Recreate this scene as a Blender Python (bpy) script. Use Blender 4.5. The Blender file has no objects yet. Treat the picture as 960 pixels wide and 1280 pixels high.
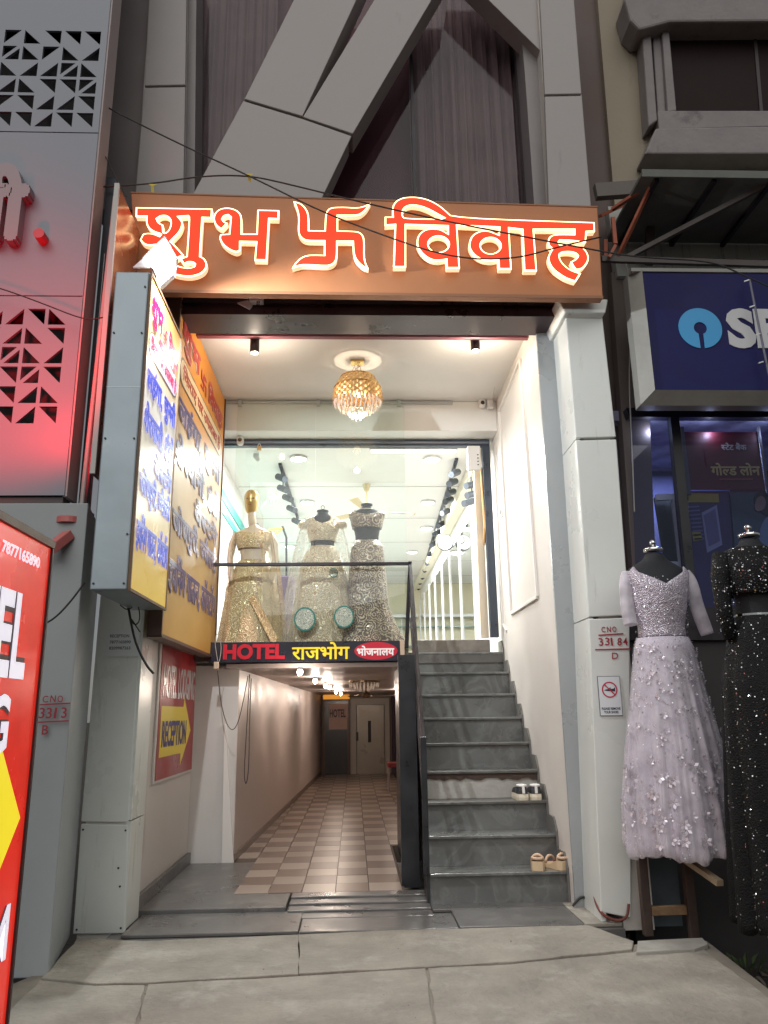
import bpy, math, random
import numpy as np
from mathutils import Vector, Matrix
random.seed(7); rng = np.random.default_rng(7)
SC = bpy.context.scene; COL = SC.collection
R_ = math.radians; PI = math.pi

# ------------------------------------------------------------------ camera
F_, YAW, PITCH, ROLL, EYE = 973.0, -2.35, 14.57, -.77, 1.235
def rot(yaw, p, r):
    cy, sy, cp, sp, cr, sr = math.cos(yaw), math.sin(yaw), math.cos(p), math.sin(p), math.cos(r), math.sin(r)
    return (np.array([[cr, sr, 0], [-sr, cr, 0], [0, 0, 1]]) @ np.array([[1, 0, 0], [0, -sp, cp], [0, -cp, -sp]])
            @ np.array([[cy, sy, 0], [-sy, cy, 0], [0, 0, 1]]))
CM = rot(R_(YAW), R_(PITCH), R_(ROLL))
cam = bpy.data.cameras.new('camera'); camo = bpy.data.objects.new('camera', cam); COL.objects.link(camo)
cam.sensor_fit = 'VERTICAL'; cam.sensor_height = 36; cam.lens = 36 * F_ / 1280; cam.clip_end = 500; cam.clip_start = .05
camo.matrix_world = Matrix.Translation((0, 0, EYE)) @ Matrix(CM.T.tolist()).to_4x4()
SC.camera = camo
def P(x, y, X=None, Y=None, Z=None):
    d = CM.T @ np.array([x - 480, 640 - y, -F_])
    t = X / d[0] if X is not None else (Y / d[1] if Y is not None else (Z - EYE) / d[2])
    q = d * t; return Vector((q[0], q[1], q[2] + EYE))

# ------------------------------------------------------------------ world, street light, exposure
w = bpy.data.worlds.new('World'); SC.world = w; w.use_nodes = True
nt = w.node_tree; bg = nt.nodes['Background']
sky = nt.nodes.new('ShaderNodeTexSky'); sky.sky_type = 'NISHITA'; sky.sun_disc = False
sky.sun_elevation = R_(52); sky.sun_rotation = R_(186)
mx = nt.nodes.new('ShaderNodeMix'); mx.data_type = 'RGBA'; mx.inputs[0].default_value = .93
nt.links.new(sky.outputs[0], mx.inputs[6]); mx.inputs[7].default_value = (1.0, .96, .93, 1)
nt.links.new(mx.outputs[2], bg.inputs[0]); bg.inputs[1].default_value = .18
sun = bpy.data.lights.new('street_glow', 'SUN'); sun.energy = 1.45; sun.angle = R_(70); sun.color = (1, .97, .92)
suno = bpy.data.objects.new('street_glow', sun); COL.objects.link(suno)
suno.rotation_euler = (R_(48), 0, R_(-8))
SC.view_settings.view_transform = 'Standard'; SC.view_settings.look = 'None'
SC.view_settings.exposure = 0; SC.view_settings.gamma = 1
SC.cycles.max_bounces = 10; SC.cycles.transparent_max_bounces = 16
SC.cycles.sample_clamp_indirect = 4; SC.cycles.use_denoising = True; SC.cycles.caustics_reflective = False; SC.cycles.caustics_refractive = False

# ------------------------------------------------------------------ materials
MATS = {}
def M(name, col=(.5, .5, .5), rough=.5, metal=0, var=None, bump=None, emit=0, ecol=None, coat=0, dirt=None, spec=None):
    if name in MATS: return MATS[name]
    m = bpy.data.materials.new(name); m.use_nodes = True; n = m.node_tree.nodes; l = m.node_tree.links
    b = n['Principled BSDF']; b.inputs['Roughness'].default_value = rough; b.inputs['Metallic'].default_value = metal
    b.inputs['Base Color'].default_value = (*col, 1)
    if coat: b.inputs['Coat Weight'].default_value = coat; b.inputs['Coat Roughness'].default_value = .06
    if spec is not None: b.inputs['Specular IOR Level'].default_value = spec
    tc = n.new('ShaderNodeTexCoord'); src = tc.outputs['Object']
    last = None
    if var:
        sc, amt = var
        t = n.new('ShaderNodeTexNoise'); t.inputs['Scale'].default_value = sc; t.inputs['Detail'].default_value = 6
        t.inputs['Roughness'].default_value = .62; l.new(src, t.inputs[0])
        r = n.new('ShaderNodeMapRange'); r.inputs[1].default_value = .3; r.inputs[2].default_value = .7
        r.inputs[3].default_value = 1 - amt; r.inputs[4].default_value = 1 + amt; l.new(t.outputs[0], r.inputs[0])
        h = n.new('ShaderNodeVectorMath'); h.operation = 'SCALE'; h.inputs[0].default_value = col
        l.new(r.outputs[0], h.inputs['Scale']); last = h.outputs[0]
        rr = n.new('ShaderNodeMapRange'); rr.inputs[1].default_value = .3; rr.inputs[2].default_value = .7
        rr.inputs[3].default_value = max(.02, rough - .12); rr.inputs[4].default_value = min(1, rough + .12)
        l.new(t.outputs[0], rr.inputs[0]); l.new(rr.outputs[0], b.inputs['Roughness'])
    if dirt:
        dc, sc, th = dirt[:3]; st = dirt[3] if len(dirt) > 3 else (1, 1, 1)
        mp = n.new('ShaderNodeMapping'); mp.inputs['Scale'].default_value = st; l.new(src, mp.inputs[0])
        t = n.new('ShaderNodeTexNoise'); t.inputs['Scale'].default_value = sc; t.inputs['Detail'].default_value = 8
        t.inputs['Roughness'].default_value = .7; l.new(mp.outputs[0], t.inputs[0])
        r = n.new('ShaderNodeMapRange'); r.inputs[1].default_value = th; r.inputs[2].default_value = th + .14; r.inputs[4].default_value = .8
        l.new(t.outputs[0], r.inputs[0])
        k = n.new('ShaderNodeMix'); k.data_type = 'RGBA'; l.new(r.outputs[0], k.inputs[0])
        if last: l.new(last, k.inputs[6])
        else: k.inputs[6].default_value = (*col, 1)
        k.inputs[7].default_value = (*dc, 1); last = k.outputs[2]
    if last: l.new(last, b.inputs['Base Color'])
    if bump:
        sc, st = bump[:2]
        t = n.new('ShaderNodeTexNoise'); t.inputs['Scale'].default_value = sc; t.inputs['Detail'].default_value = 5; l.new(src, t.inputs[0])
        u = n.new('ShaderNodeBump'); u.inputs['Strength'].default_value = st; u.inputs['Distance'].default_value = .01
        l.new(t.outputs[0], u.inputs['Height']); l.new(u.outputs[0], b.inputs['Normal'])
    if emit:
        b.inputs['Emission Color'].default_value = (*(ecol or col), 1); b.inputs['Emission Strength'].default_value = emit
        if last and ecol is None: l.new(last, b.inputs['Emission Color'])
    MATS[name] = m; return m

def glass_mat(name, tint=(.93, .97, .95), k=.1, rough=0.0):
    m = bpy.data.materials.new(name); m.use_nodes = True; n = m.node_tree.nodes; l = m.node_tree.links
    n.remove(n['Principled BSDF']); o = n['Material Output']
    t = n.new('ShaderNodeBsdfTransparent'); t.inputs[0].default_value = (*tint, 1)
    g = n.new('ShaderNodeBsdfGlossy'); g.inputs['Roughness'].default_value = rough
    lw = n.new('ShaderNodeLayerWeight'); lw.inputs[0].default_value = k + .1
    r = n.new('ShaderNodeMapRange'); r.inputs[3].default_value = k * .5; r.inputs[4].default_value = min(1, k * 3); l.new(lw.outputs[1], r.inputs[0])
    s = n.new('ShaderNodeMixShader'); l.new(r.outputs[0], s.inputs[0]); l.new(t.outputs[0], s.inputs[1]); l.new(g.outputs[0], s.inputs[2])
    l.new(s.outputs[0], o.inputs[0]); return m

def net_mat(name, col, alpha):
    m = bpy.data.materials.new(name); m.use_nodes = True; n = m.node_tree.nodes; l = m.node_tree.links
    b = n['Principled BSDF']; b.inputs['Base Color'].default_value = (*col, 1); b.inputs['Roughness'].default_value = .6
    tc = n.new('ShaderNodeTexCoord'); t = n.new('ShaderNodeTexNoise'); t.inputs['Scale'].default_value = 9; l.new(tc.outputs['Object'], t.inputs[0])
    r = n.new('ShaderNodeMapRange'); r.inputs[1].default_value = .3; r.inputs[2].default_value = .7; r.inputs[3].default_value = alpha * .6; r.inputs[4].default_value = min(1, alpha * 1.4)
    l.new(t.outputs[0], r.inputs[0]); l.new(r.outputs[0], b.inputs['Alpha']); return m

def embroidery(name, base, thread, scale=28, rough=.35, second=None, density=.5, bump=.6):
    """woven cloth worked with metallic thread: rosettes, dots and vines"""
    m = bpy.data.materials.new(name); m.use_nodes = True; n = m.node_tree.nodes; l = m.node_tree.links
    b = n['Principled BSDF']; tc = n.new('ShaderNodeTexCoord')
    v = n.new('ShaderNodeTexVoronoi'); v.inputs['Scale'].default_value = scale * .38; l.new(tc.outputs['Object'], v.inputs[0])
    s = n.new('ShaderNodeMath'); s.operation = 'SINE'; q = n.new('ShaderNodeMath'); q.operation = 'MULTIPLY'; q.inputs[1].default_value = 30
    l.new(v.outputs['Distance'], q.inputs[0]); l.new(q.outputs[0], s.inputs[0])
    v2 = n.new('ShaderNodeTexVoronoi'); v2.inputs['Scale'].default_value = scale * 2.3; l.new(tc.outputs['Object'], v2.inputs[0])
    ns = n.new('ShaderNodeTexNoise'); ns.inputs['Scale'].default_value = scale * 1.6; ns.inputs['Detail'].default_value = 4; l.new(tc.outputs['Object'], ns.inputs[0])
    a = n.new('ShaderNodeMath'); a.operation = 'MULTIPLY_ADD'; a.inputs[1].default_value = .22; l.new(s.outputs[0], a.inputs[0]); l.new(ns.outputs[0], a.inputs[2])
    c = n.new('ShaderNodeMath'); c.operation = 'SUBTRACT'; l.new(a.outputs[0], c.inputs[0])
    q2 = n.new('ShaderNodeMath'); q2.operation = 'MULTIPLY'; q2.inputs[1].default_value = .5; l.new(v2.outputs['Distance'], q2.inputs[0]); l.new(q2.outputs[0], c.inputs[1])
    r = n.new('ShaderNodeMapRange'); r.inputs[1].default_value = .36 - density * .3; r.inputs[2].default_value = .5 - density * .3; l.new(c.outputs[0], r.inputs[0])
    k = n.new('ShaderNodeMix'); k.data_type = 'RGBA'; l.new(r.outputs[0], k.inputs[0]); k.inputs[6].default_value = (*base, 1); k.inputs[7].default_value = (*thread, 1)
    out = k.outputs[2]
    if second:
        t3 = n.new('ShaderNodeTexNoise'); t3.inputs['Scale'].default_value = 7; l.new(tc.outputs['Object'], t3.inputs[0])
        r3 = n.new('ShaderNodeMapRange'); r3.inputs[1].default_value = .58; r3.inputs[2].default_value = .66; l.new(t3.outputs[0], r3.inputs[0])
        k3 = n.new('ShaderNodeMix'); k3.data_type = 'RGBA'; l.new(r3.outputs[0], k3.inputs[0]); l.new(out, k3.inputs[6]); k3.inputs[7].default_value = (*second, 1); out = k3.outputs[2]
    l.new(out, b.inputs['Base Color'])
    mr = n.new('ShaderNodeMath'); mr.operation = 'MULTIPLY'; mr.inputs[1].default_value = .55; l.new(r.outputs[0], mr.inputs[0]); l.new(mr.outputs[0], b.inputs['Metallic'])
    b.inputs['Roughness'].default_value = rough
    u = n.new('ShaderNodeBump'); u.inputs['Strength'].default_value = bump; u.inputs['Distance'].default_value = .006; l.new(c.outputs[0], u.inputs['Height']); l.new(u.outputs[0], b.inputs['Normal'])
    return m

# ------------------------------------------------------------------ mesh helpers
def sm(pts, it=3):
    pts = [Vector(p) for p in pts]
    for _ in range(it):
        q = [pts[0]]
        for a, b in zip(pts, pts[1:]): q += [a.lerp(b, .25), a.lerp(b, .75)]
        pts = q + [pts[-1]]
    return pts
class G:
    def __init__(s): s.v = []; s.f = []
    def add(s, vs, fs):
        o = len(s.v); s.v += [tuple(v) for v in vs]; s.f += [tuple(i + o for i in f) for f in fs]; return s
    def box(s, x0, x1, y0, y1, z0, z1):
        return s.add([(x0, y0, z0), (x1, y0, z0), (x1, y1, z0), (x0, y1, z0), (x0, y0, z1), (x1, y0, z1), (x1, y1, z1), (x0, y1, z1)],
                     [(0, 3, 2, 1), (4, 5, 6, 7), (0, 1, 5, 4), (1, 2, 6, 5), (2, 3, 7, 6), (3, 0, 4, 7)])
    def prism(s, front, vec):
        """front: ring of points, counter-clockwise seen from the -vec side"""
        n = len(front); f = [Vector(p) for p in front]; b = [p + Vector(vec) for p in f]
        return s.add(f + b, [tuple(range(n)), tuple(range(2 * n - 1, n - 1, -1))] + [(i, i + n, (i + 1) % n + n, (i + 1) % n) for i in range(n)])
    def pix(s, poly, Y, depth):
        """outline measured in the facade plane Y, with real thickness behind it (negative: in front)"""
        pts = [P(x, y, Y=Y) for x, y in poly]
        a = sum(pts[i].x * pts[(i + 1) % len(pts)].z - pts[(i + 1) % len(pts)].x * pts[i].z for i in range(len(pts)))
        if a < 0: pts = pts[::-1]
        return s.prism(pts, (0, depth, 0))
    def bar(s, a, b, w, h=None):
        a = Vector(a); b = Vector(b); d = (b - a).normalized(); h = h or w
        up = Vector((0, 0, 1)) if abs(d.z) < .95 else Vector((0, 1, 0))
        u = d.cross(up).normalized() * w / 2; v = u.cross(d).normalized() * h / 2
        return s.add([a - u - v, a + u - v, a + u + v, a - u + v, b - u - v, b + u - v, b + u + v, b - u + v],
                     [(0, 3, 2, 1), (4, 5, 6, 7), (0, 1, 5, 4), (1, 2, 6, 5), (2, 3, 7, 6), (3, 0, 4, 7)][::1])
    def tube(s, pts, r, n=8, rad=None):
        pts = [Vector(p) for p in pts]; vs = []; fs = []; m = len(pts)
        t0 = (pts[1] - pts[0]).normalized(); ref = Vector((0, 0, 1)) if abs(t0.z) < .9 else Vector((1, 0, 0)); u = t0.cross(ref).normalized()
        for i, p in enumerate(pts):
            t = (pts[min(i + 1, m - 1)] - pts[max(i - 1, 0)]).normalized(); u = (u - t * u.dot(t)).normalized(); v = t.cross(u)
            rr = rad[i] if rad else r
            for k in range(n): a = 2 * PI * k / n; vs.append(p + (u * math.cos(a) + v * math.sin(a)) * rr)
        for i in range(m - 1):
            for k in range(n): fs.append((i * n + k, i * n + (k + 1) % n, (i + 1) * n + (k + 1) % n, (i + 1) * n + k))
        fs.append(tuple(range(n - 1, -1, -1))); fs.append(tuple(range((m - 1) * n, m * n)))
        return s.add(vs, fs)
    def lathe(s, prof, c=(0, 0, 0), n=32, fn=None, cap=True, a0=0, a1=2 * PI):
        c = Vector(c); vs = []; fs = []; m = len(prof); closed = abs(a1 - a0 - 2 * PI) < 1e-6; nn = n if closed else n + 1
        for i, pr in enumerate(prof):
            rx, z = pr[0], pr[1]; ry = pr[2] if len(pr) > 2 else rx
            for k in range(nn):
                a = a0 + (a1 - a0) * k / n; q = fn(a, i, z) if fn else 1
                vs.append(c + Vector((rx * q * math.cos(a), ry * q * math.sin(a), z)))
        for i in range(m - 1):
            for k in range(n):
                k2 = (k + 1) % nn; fs.append((i * nn + k, i * nn + k2, (i + 1) * nn + k2, (i + 1) * nn + k))
        if cap and closed: fs.append(tuple(range(nn - 1, -1, -1))); fs.append(tuple(range((m - 1) * nn, m * nn)))
        return s.add(vs, fs)
    def build(s, name, mat, parent=None, smooth=False, bevel=0, loc=None, kind=None, sub=0):
        o0 = Vector(loc) if loc is not None else Vector((0, 0, 0))
        off = wloc(parent) if parent is not None else o0
        me = bpy.data.meshes.new(name); me.from_pydata([tuple(Vector(v) - off) for v in s.v], [], s.f); me.materials.append(mat)
        me.validate(); me.update()
        if smooth:
            for p in me.polygons: p.use_smooth = True
        o = bpy.data.objects.new(name, me); COL.objects.link(o)
        if parent is not None: o.parent = parent
        else: o.location = o0
        if bevel:
            b = o.modifiers.new('bevel', 'BEVEL'); b.width = bevel; b.segments = 2; b.limit_method = 'ANGLE'; b.angle_limit = R_(35)
        if sub: b = o.modifiers.new('sub', 'SUBSURF'); b.levels = sub; b.render_levels = sub
        if kind: o['kind'] = kind
        return o
def wloc(o):
    v = Vector((0, 0, 0))
    while o is not None: v += o.location; o = o.parent
    return v
def thing(name, label, cat, loc=(0, 0, 0), group=None):
    o = bpy.data.objects.new(name, None); COL.objects.link(o); o.location = loc; o.empty_display_size = .1
    return tag(o, label, cat, group)
def tag(o, label, cat, group=None):
    o['label'] = label; o['category'] = cat
    if group: o['group'] = group
    return o
def struct(o): o['kind'] = 'structure'; return o
def arc(a, b, sag, n=14):
    a = Vector(a); b = Vector(b); return [a.lerp(b, i / n) - Vector((0, 0, sag * 4 * (i / n) * (1 - i / n))) for i in range(n + 1)]

# text -------------------------------------------------------------
DG = []
def raw_text(s, bold=0, ext=0):
    c = bpy.data.curves.new('t', 'FONT'); c.body = s; c.size = 1; c.offset = bold; c.resolution_u = 3; c.extrude = ext
    o = bpy.data.objects.new('t', c); COL.objects.link(o); bpy.context.view_layer.update()
    dg = bpy.context.evaluated_depsgraph_get(); me = bpy.data.meshes.new_from_object(o.evaluated_get(dg))
    v = [tuple(x.co) for x in me.vertices]; f = [tuple(p.vertices) for p in me.polygons]
    bpy.data.objects.remove(o); bpy.data.curves.remove(c); bpy.data.meshes.remove(me); return v, f
def clip_x(v, f, x1):
    import bmesh
    bm = bmesh.new(); vs = [bm.verts.new(p) for p in v]
    for q in f:
        try: bm.faces.new([vs[i] for i in q])
        except ValueError: pass
    bmesh.ops.bisect_plane(bm, geom=bm.verts[:] + bm.edges[:] + bm.faces[:], plane_co=(x1, 0, 0), plane_no=(1, 0, 0), clear_outer=True)
    bm.verts.index_update(); r = ([tuple(x.co) for x in bm.verts], [tuple(x.index for x in q.verts) for q in bm.faces]); bm.free(); return r
def compose(s, bold=0, ext=0):
    """'[x]' writes the half form of a Devanagari letter (its stem cut away)"""
    import re
    V = []; Fc = []; x = 0
    for part in re.split(r'(\[.\])', s):
        if not part: continue
        half = part[0] == '['
        if half: part = part[1]
        lead = len(part) - len(part.lstrip(' ')); trail = len(part) - len(part.rstrip(' '))
        v, f = raw_text(part.strip(' '), bold, ext)
        if not v: continue
        x0 = min(p[0] for p in v); x1 = max(p[0] for p in v)
        if half: v, f = clip_x(v, f, x0 + .70 * (x1 - x0)); x1 = x0 + .70 * (x1 - x0)
        x += lead * .28; o = len(V)
        V += [(p[0] - x0 + x, p[1], p[2]) for p in v]; Fc += [tuple(i + o for i in q) for q in f]
        x += x1 - x0 + trail * .28
    return V, Fc
def text(name, s, mat, parent, org, u=(1, 0, 0), v=(0, 0, 1), width=None, height=None, bold=0, depth=.002, kind=None, slant=0):
    """writes s with its lower left corner at org; fits the given width and height"""
    deva = any(0x900 <= ord(ch) < 0x980 for ch in s); V, Fc = compose(s, 0 if deva else bold)
    if deva and bold:
        V0, F0 = V, Fc; V, Fc = [], []
        for k in range(9):
            dx, dy = (0, 0) if k == 0 else (bold * math.cos(k * PI / 4), bold * math.sin(k * PI / 4)); o = len(V)
            V += [(p[0] + dx, p[1] + dy, k * .00012) for p in V0]; Fc += [tuple(i + o for i in q) for q in F0]
    else: V = [(p[0], p[1], 0) for p in V]
    x0 = min(p[0] for p in V); x1 = max(p[0] for p in V); y0 = min(p[1] for p in V); y1 = max(p[1] for p in V)
    sx = (width / (x1 - x0)) if width else None; sy = (height / (y1 - y0)) if height else None
    sx = sx or sy; sy = sy or sx
    u = Vector(u).normalized(); v = Vector(v).normalized(); n = u.cross(v); org = Vector(org)
    pts = [org + u * ((p[0] - x0) * sx + slant * (p[1] - y0) * sy) + v * ((p[1] - y0) * sy) + n * p[2] for p in V]
    g = G(); k = len(pts); ed = {}
    for q in Fc:
        for i in range(len(q)):
            e = (q[i], q[(i + 1) % len(q)]); ed[e] = ed.get(e, 0) + 1
    sides = [(a, b, b + k, a + k) for (a, b) in ed if (b, a) not in ed]
    g.add([p + n * depth for p in pts] + pts, [q for q in Fc] + [(b, a, a2, b2) for a, b, b2, a2 in sides])
    return g.build(name, mat, parent, kind=kind)
def curve_shape(name, loops, mat, parent, org, u, v, extrude, offset=0, lift=0):
    """filled outline with holes (even-odd), real thickness; loops in metres in the (u, v) plane"""
    c = bpy.data.curves.new(name, 'CURVE'); c.dimensions = '2D'; c.fill_mode = 'BOTH'; c.extrude = extrude / 2; c.offset = offset
    for lp in loops:
        sp = c.splines.new('POLY'); sp.points.add(len(lp) - 1); sp.use_cyclic_u = True
        for i, q in enumerate(lp): sp.points[i].co = (q[0], q[1], 0, 1)
    o = bpy.data.objects.new('t', c); COL.objects.link(o); bpy.context.view_layer.update()
    me = bpy.data.meshes.new_from_object(o.evaluated_get(bpy.context.evaluated_depsgraph_get()))
    u = Vector(u).normalized(); v = Vector(v).normalized(); n = u.cross(v); org = Vector(org)
    g = G(); g.add([org + u * p.co.x + v * p.co.y + n * (p.co.z + extrude / 2 + lift) for p in me.vertices], [tuple(p.vertices) for p in me.polygons])
    bpy.data.objects.remove(o); bpy.data.curves.remove(c); bpy.data.meshes.remove(me)
    return g.build(name, mat, parent)
def smooth_loop(pts, ang=48, it=2):
    """rounds gentle corners, keeps the sharp ones"""
    for _ in range(it):
        n = len(pts); out = []
        for i in range(n):
            a, b, c = Vector(pts[i - 1]), Vector(pts[i]), Vector(pts[(i + 1) % n]); d1 = b - a; d2 = c - b
            if d1.length < 1e-6 or d2.length < 1e-6: continue
            if abs(math.degrees(d1.angle(d2))) > ang: out.append(tuple(b))
            else:
                m1 = min(.25, .5); out.append(tuple(b.lerp(a, m1))); out.append(tuple(b.lerp(c, m1)))
        pts = out
    return pts
UX, UY, UZ = (1, 0, 0), (0, 1, 0), (0, 0, 1)

# materials of the place
white_clad = M('white_cladding', (.69, .72, .685), .32, var=(1.3, .06), dirt=((.40, .40, .34), 3.0, .585, (3, 3, .35)), bump=(3, .05))
grey_clad = M('grey_cladding', (.37, .345, .335), .45, var=(1.1, .1), dirt=((.21, .195, .19), 2.0, .62, (3, 3, .5)), bump=(3, .05))
dim_clad = M('cool_grey_cladding', (.36, .385, .40), .3, metal=.15, var=(1.5, .07), dirt=((.25, .26, .26), 2, .64, (3, 3, .5)))
plaster = M('porch_plaster', (.70, .66, .61), .6, var=(2, .05), dirt=((.50, .43, .35), 2.1, .60, (1, 1, .5)), bump=(40, .08))
ceil_m = M('porch_ceiling_paint', (.74, .72, .69), .7, var=(1.2, .04))
dark_steel = M('dark_steel', (.035, .032, .036), .38, metal=.6, var=(8, .2))
black_paint = M('black_painted_metal', (.02, .022, .026), .35, var=(6, .3), dirt=((.09, .07, .055), 7, .66))
maroon_steel = M('maroon_brown_shutter_steel', (.055, .034, .040), .35, metal=.3, var=(5, .2))
concrete = M('forecourt_concrete', (.255, .235, .20), .84, var=(3.2, .27), dirt=((.37, .35, .31), 2.4, .53), bump=(24, 1.2))
concrete2 = M('old_concrete', (.19, .17, .14), .85, var=(3.1, .2), dirt=((.12, .105, .085), 3.4, .57), bump=(28, .4))
rubble = M('dark_dirt', (.05, .042, .034), .95, var=(9, .5), bump=(14, 1))
kota = M('dark_kota_stone', (.115, .112, .108), .34, var=(3, .22), dirt=((.24, .22, .195), 3.1, .58), bump=(16, .12))
def marble():
    m = M('green_grey_marble', (.138, .143, .139), .27, var=(1.6, .35), coat=.3); n = m.node_tree.nodes; l = m.node_tree.links; b = n['Principled BSDF']
    old = b.inputs['Base Color'].links[0].from_socket
    tc = n.new('ShaderNodeTexCoord'); ns = n.new('ShaderNodeTexNoise'); ns.inputs['Scale'].default_value = 2.4; ns.inputs['Detail'].default_value = 9; ns.inputs['Distortion'].default_value = 1.6
    l.new(tc.outputs['Object'], ns.inputs[0]); s = n.new('ShaderNodeMath'); s.operation = 'SUBTRACT'; s.inputs[1].default_value = .5; l.new(ns.outputs[0], s.inputs[0])
    a = n.new('ShaderNodeMath'); a.operation = 'ABSOLUTE'; l.new(s.outputs[0], a.inputs[0])
    r = n.new('ShaderNodeMapRange'); r.inputs[1].default_value = 0; r.inputs[2].default_value = .05; r.inputs[3].default_value = .20; r.inputs[4].default_value = 0; l.new(a.outputs[0], r.inputs[0])
    k = n.new('ShaderNodeMix'); k.data_type = 'RGBA'; l.new(r.outputs[0], k.inputs[0]); l.new(old, k.inputs[6]); k.inputs[7].default_value = (.33, .35, .34, 1); l.new(k.outputs[2], b.inputs['Base Color']); return m
marble_m = marble()
stone_edge = M('worn_stone_nosing', (.10, .098, .092), .4, var=(9, .35), dirt=((.3, .26, .2), 8, .64))
galv = M('galvanised_sheet', (.30, .355, .39), .36, metal=.55, var=(3.2, .10), bump=(3.0, .35), dirt=((.42, .48, .52), 2.6, .6))
brushed_gold = M('gold_metal', (.75, .50, .18), .25, metal=1)
wood = M('raw_wood', (.27, .17, .09), .7, var=(7, .3), bump=(30, .3), dirt=((.12, .08, .05), 6, .6, (6, 6, 1)))
dark_wood = M('dark_wood', (.075, .05, .04), .6, var=(7, .35), bump=(30, .3))
black_cloth = M('black_cloth', (.012, .014, .018), .75, bump=(300, .3))
plastic_w = M('white_plastic', (.75, .75, .74), .35)
plastic_b = M('black_plastic', (.02, .02, .022), .4)
cable_m = M('black_cable', (.018, .016, .016), .5)
clear_glass = glass_mat('clear_glass', (.95, .985, .97), .10)
dark_glass = M('dark_glass', (.012, .014, .022), .05, coat=1)

# ================================================================== LARGE STRUCTURE
# ---- ground
struct(G().add([(-300, -60, -.36), (300, -60, -.36), (300, 300, -.36), (-300, 300, -.36)], [(0, 1, 2, 3)]).build('street_ground', rubble))
fore = struct(G().prism([P(-220, 1330, Z=-.010), P(990, 1330, Z=-.010), P(1010, 1275, Z=-.010), P(883, 1176, Z=-.010), P(40, 1220, Z=-.010)][::1], (0, 0, -.34)).build('forecourt', concrete2))
def slab_z(q): return q
def slab(poly, m, z=-.002, t=.055):
    pts = [P(x, y, Z=z) for x, y in poly]
    rough = []
    for i in range(len(pts)):
        a, b = pts[i], pts[(i + 1) % len(pts)]; n = max(1, int((b - a).length / .09))
        for k in range(n):
            j = .006 if k else 0; rough.append(a.lerp(b, k / n) + Vector((random.uniform(-j, j), random.uniform(-j, j), 0)))
    a = sum(rough[i].x * rough[(i + 1) % len(rough)].y - rough[(i + 1) % len(rough)].x * rough[i].y for i in range(len(rough)))
    if a > 0: rough = rough[::-1]
    o = G().prism(rough, (0, 0, -t)).build('slab', m, fore, bevel=.004); return o
slab([(52, 1222), (92, 1180), (96, 1172), (180, 1176), (373, 1168), (373, 1217), (183, 1228), (120, 1229)], concrete, .004)
slab([(373.6, 1168), (480, 1163), (735, 1156), (792, 1176), (790, 1186), (640, 1202), (373.6, 1216.5)], concrete, .003)
slab([(14, 1262), (50, 1225), (120, 1232), (181, 1231), (158, 1330), (-60, 1330)], concrete, -.004)
slab([(185, 1230), (372, 1220), (532, 1210), (548, 1330), (161, 1330)], concrete, -.002)
slab([(535, 1210), (640, 1205), (792, 1190), (870, 1180), (1000, 1276), (1000, 1330), (551, 1330)], concrete, -.004)
slab([(797, 1176), (878, 1172), (885, 1180), (868, 1186), (795, 1190)], M('pale_kerb_stone', (.30, .29, .26), .85, var=(6, .2), bump=(30, .5)), .012, .2)
# patches of dark slab stone
flo = struct(G().box(-1.45, 1.60, 5.02, 7.30, -.3, -.012).build('porch_floor', kota))
def fslab(x0, x1, y0, y1, z0, z1, name='stone_slab', m=kota):
    return G().box(x0, x1, y0, y1, z0, z1).build(name, m, flo, bevel=.005)
fslab(-1.42, -.445, 5.55, 7.18, -.01, .035)
fslab(-1.36, -.33, 5.06, 5.543, -.01, .010); fslab(-.325, .62, 5.06, 5.36, -.01, .006); fslab(.625, 1.37, 5.07, 5.50, -.01, .008)
for k in range(4): fslab(-.43, .50, 5.37 + k * .14, 5.505 + k * .14, -.01, .008 + .012 * k, 'stone_strip')
fslab(.505, 1.46, 5.505, 5.69, -.01, .01)
fslab(1.375, 1.60, 5.06, 5.6, -.01, .012, 'cement_patch', concrete)
# skirting along the left wall
G().box(-1.415, -1.385, 5.55, 7.18, .036, .12).build('skirting', kota, flo)

# ---- corridor floor tiles
cf = struct(G().box(-.86, .36, 5.94, 7.2, -.2, .030).box(-1.08, .36, 7.202, 7.9, -.2, .030).box(-1.08, 1.0, 7.902, 17.2, -.2, .030).build('corridor_floor', M('tile_grout', (.10, .075, .06), .8)))
t_a = M('tile_beige', (.33, .27, .225), .34); t_b = M('tile_brown', (.17, .12, .095), .34)
def vary(m, col, amt):
    n = m.node_tree.nodes; l = m.node_tree.links; oi = n.new('ShaderNodeObjectInfo'); mr = n.new('ShaderNodeMapRange'); mr.inputs[3].default_value = 1 - amt; mr.inputs[4].default_value = 1 + amt
    l.new(oi.outputs['Random'], mr.inputs[0]); v = n.new('ShaderNodeVectorMath'); v.operation = 'SCALE'; v.inputs[0].default_value = col; l.new(mr.outputs[0], v.inputs['Scale']); l.new(v.outputs[0], n['Principled BSDF'].inputs['Base Color'])
vary(t_a, (.33, .27, .225), .10); vary(t_b, (.17, .12, .095), .14)
tw, tl = .236, .285
def tile_mesh(m):
    g = G().box(-tw / 2 + .003, tw / 2 - .003, -tl / 2 + .003, tl / 2 - .003, 0, .008); o = g.build('floor_tile', m, cf); return o
protos = [tile_mesh(t_a), tile_mesh(t_b)]; used = [0, 0]
for j in range(39):
    for i in range(-1 if 5 <= j < 25 else 0, 5 if j < 7 else 7):
        k = (i + j) % 2; x = -.84 + tw * (i + .5); y = 5.95 + tl * (j + .5)
        o = protos[k] if not used[k] else protos[k].copy()
        if used[k]: COL.objects.link(o)
        used[k] = 1; o.location = (x, y, .030 + random.uniform(0, .0012))
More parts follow.
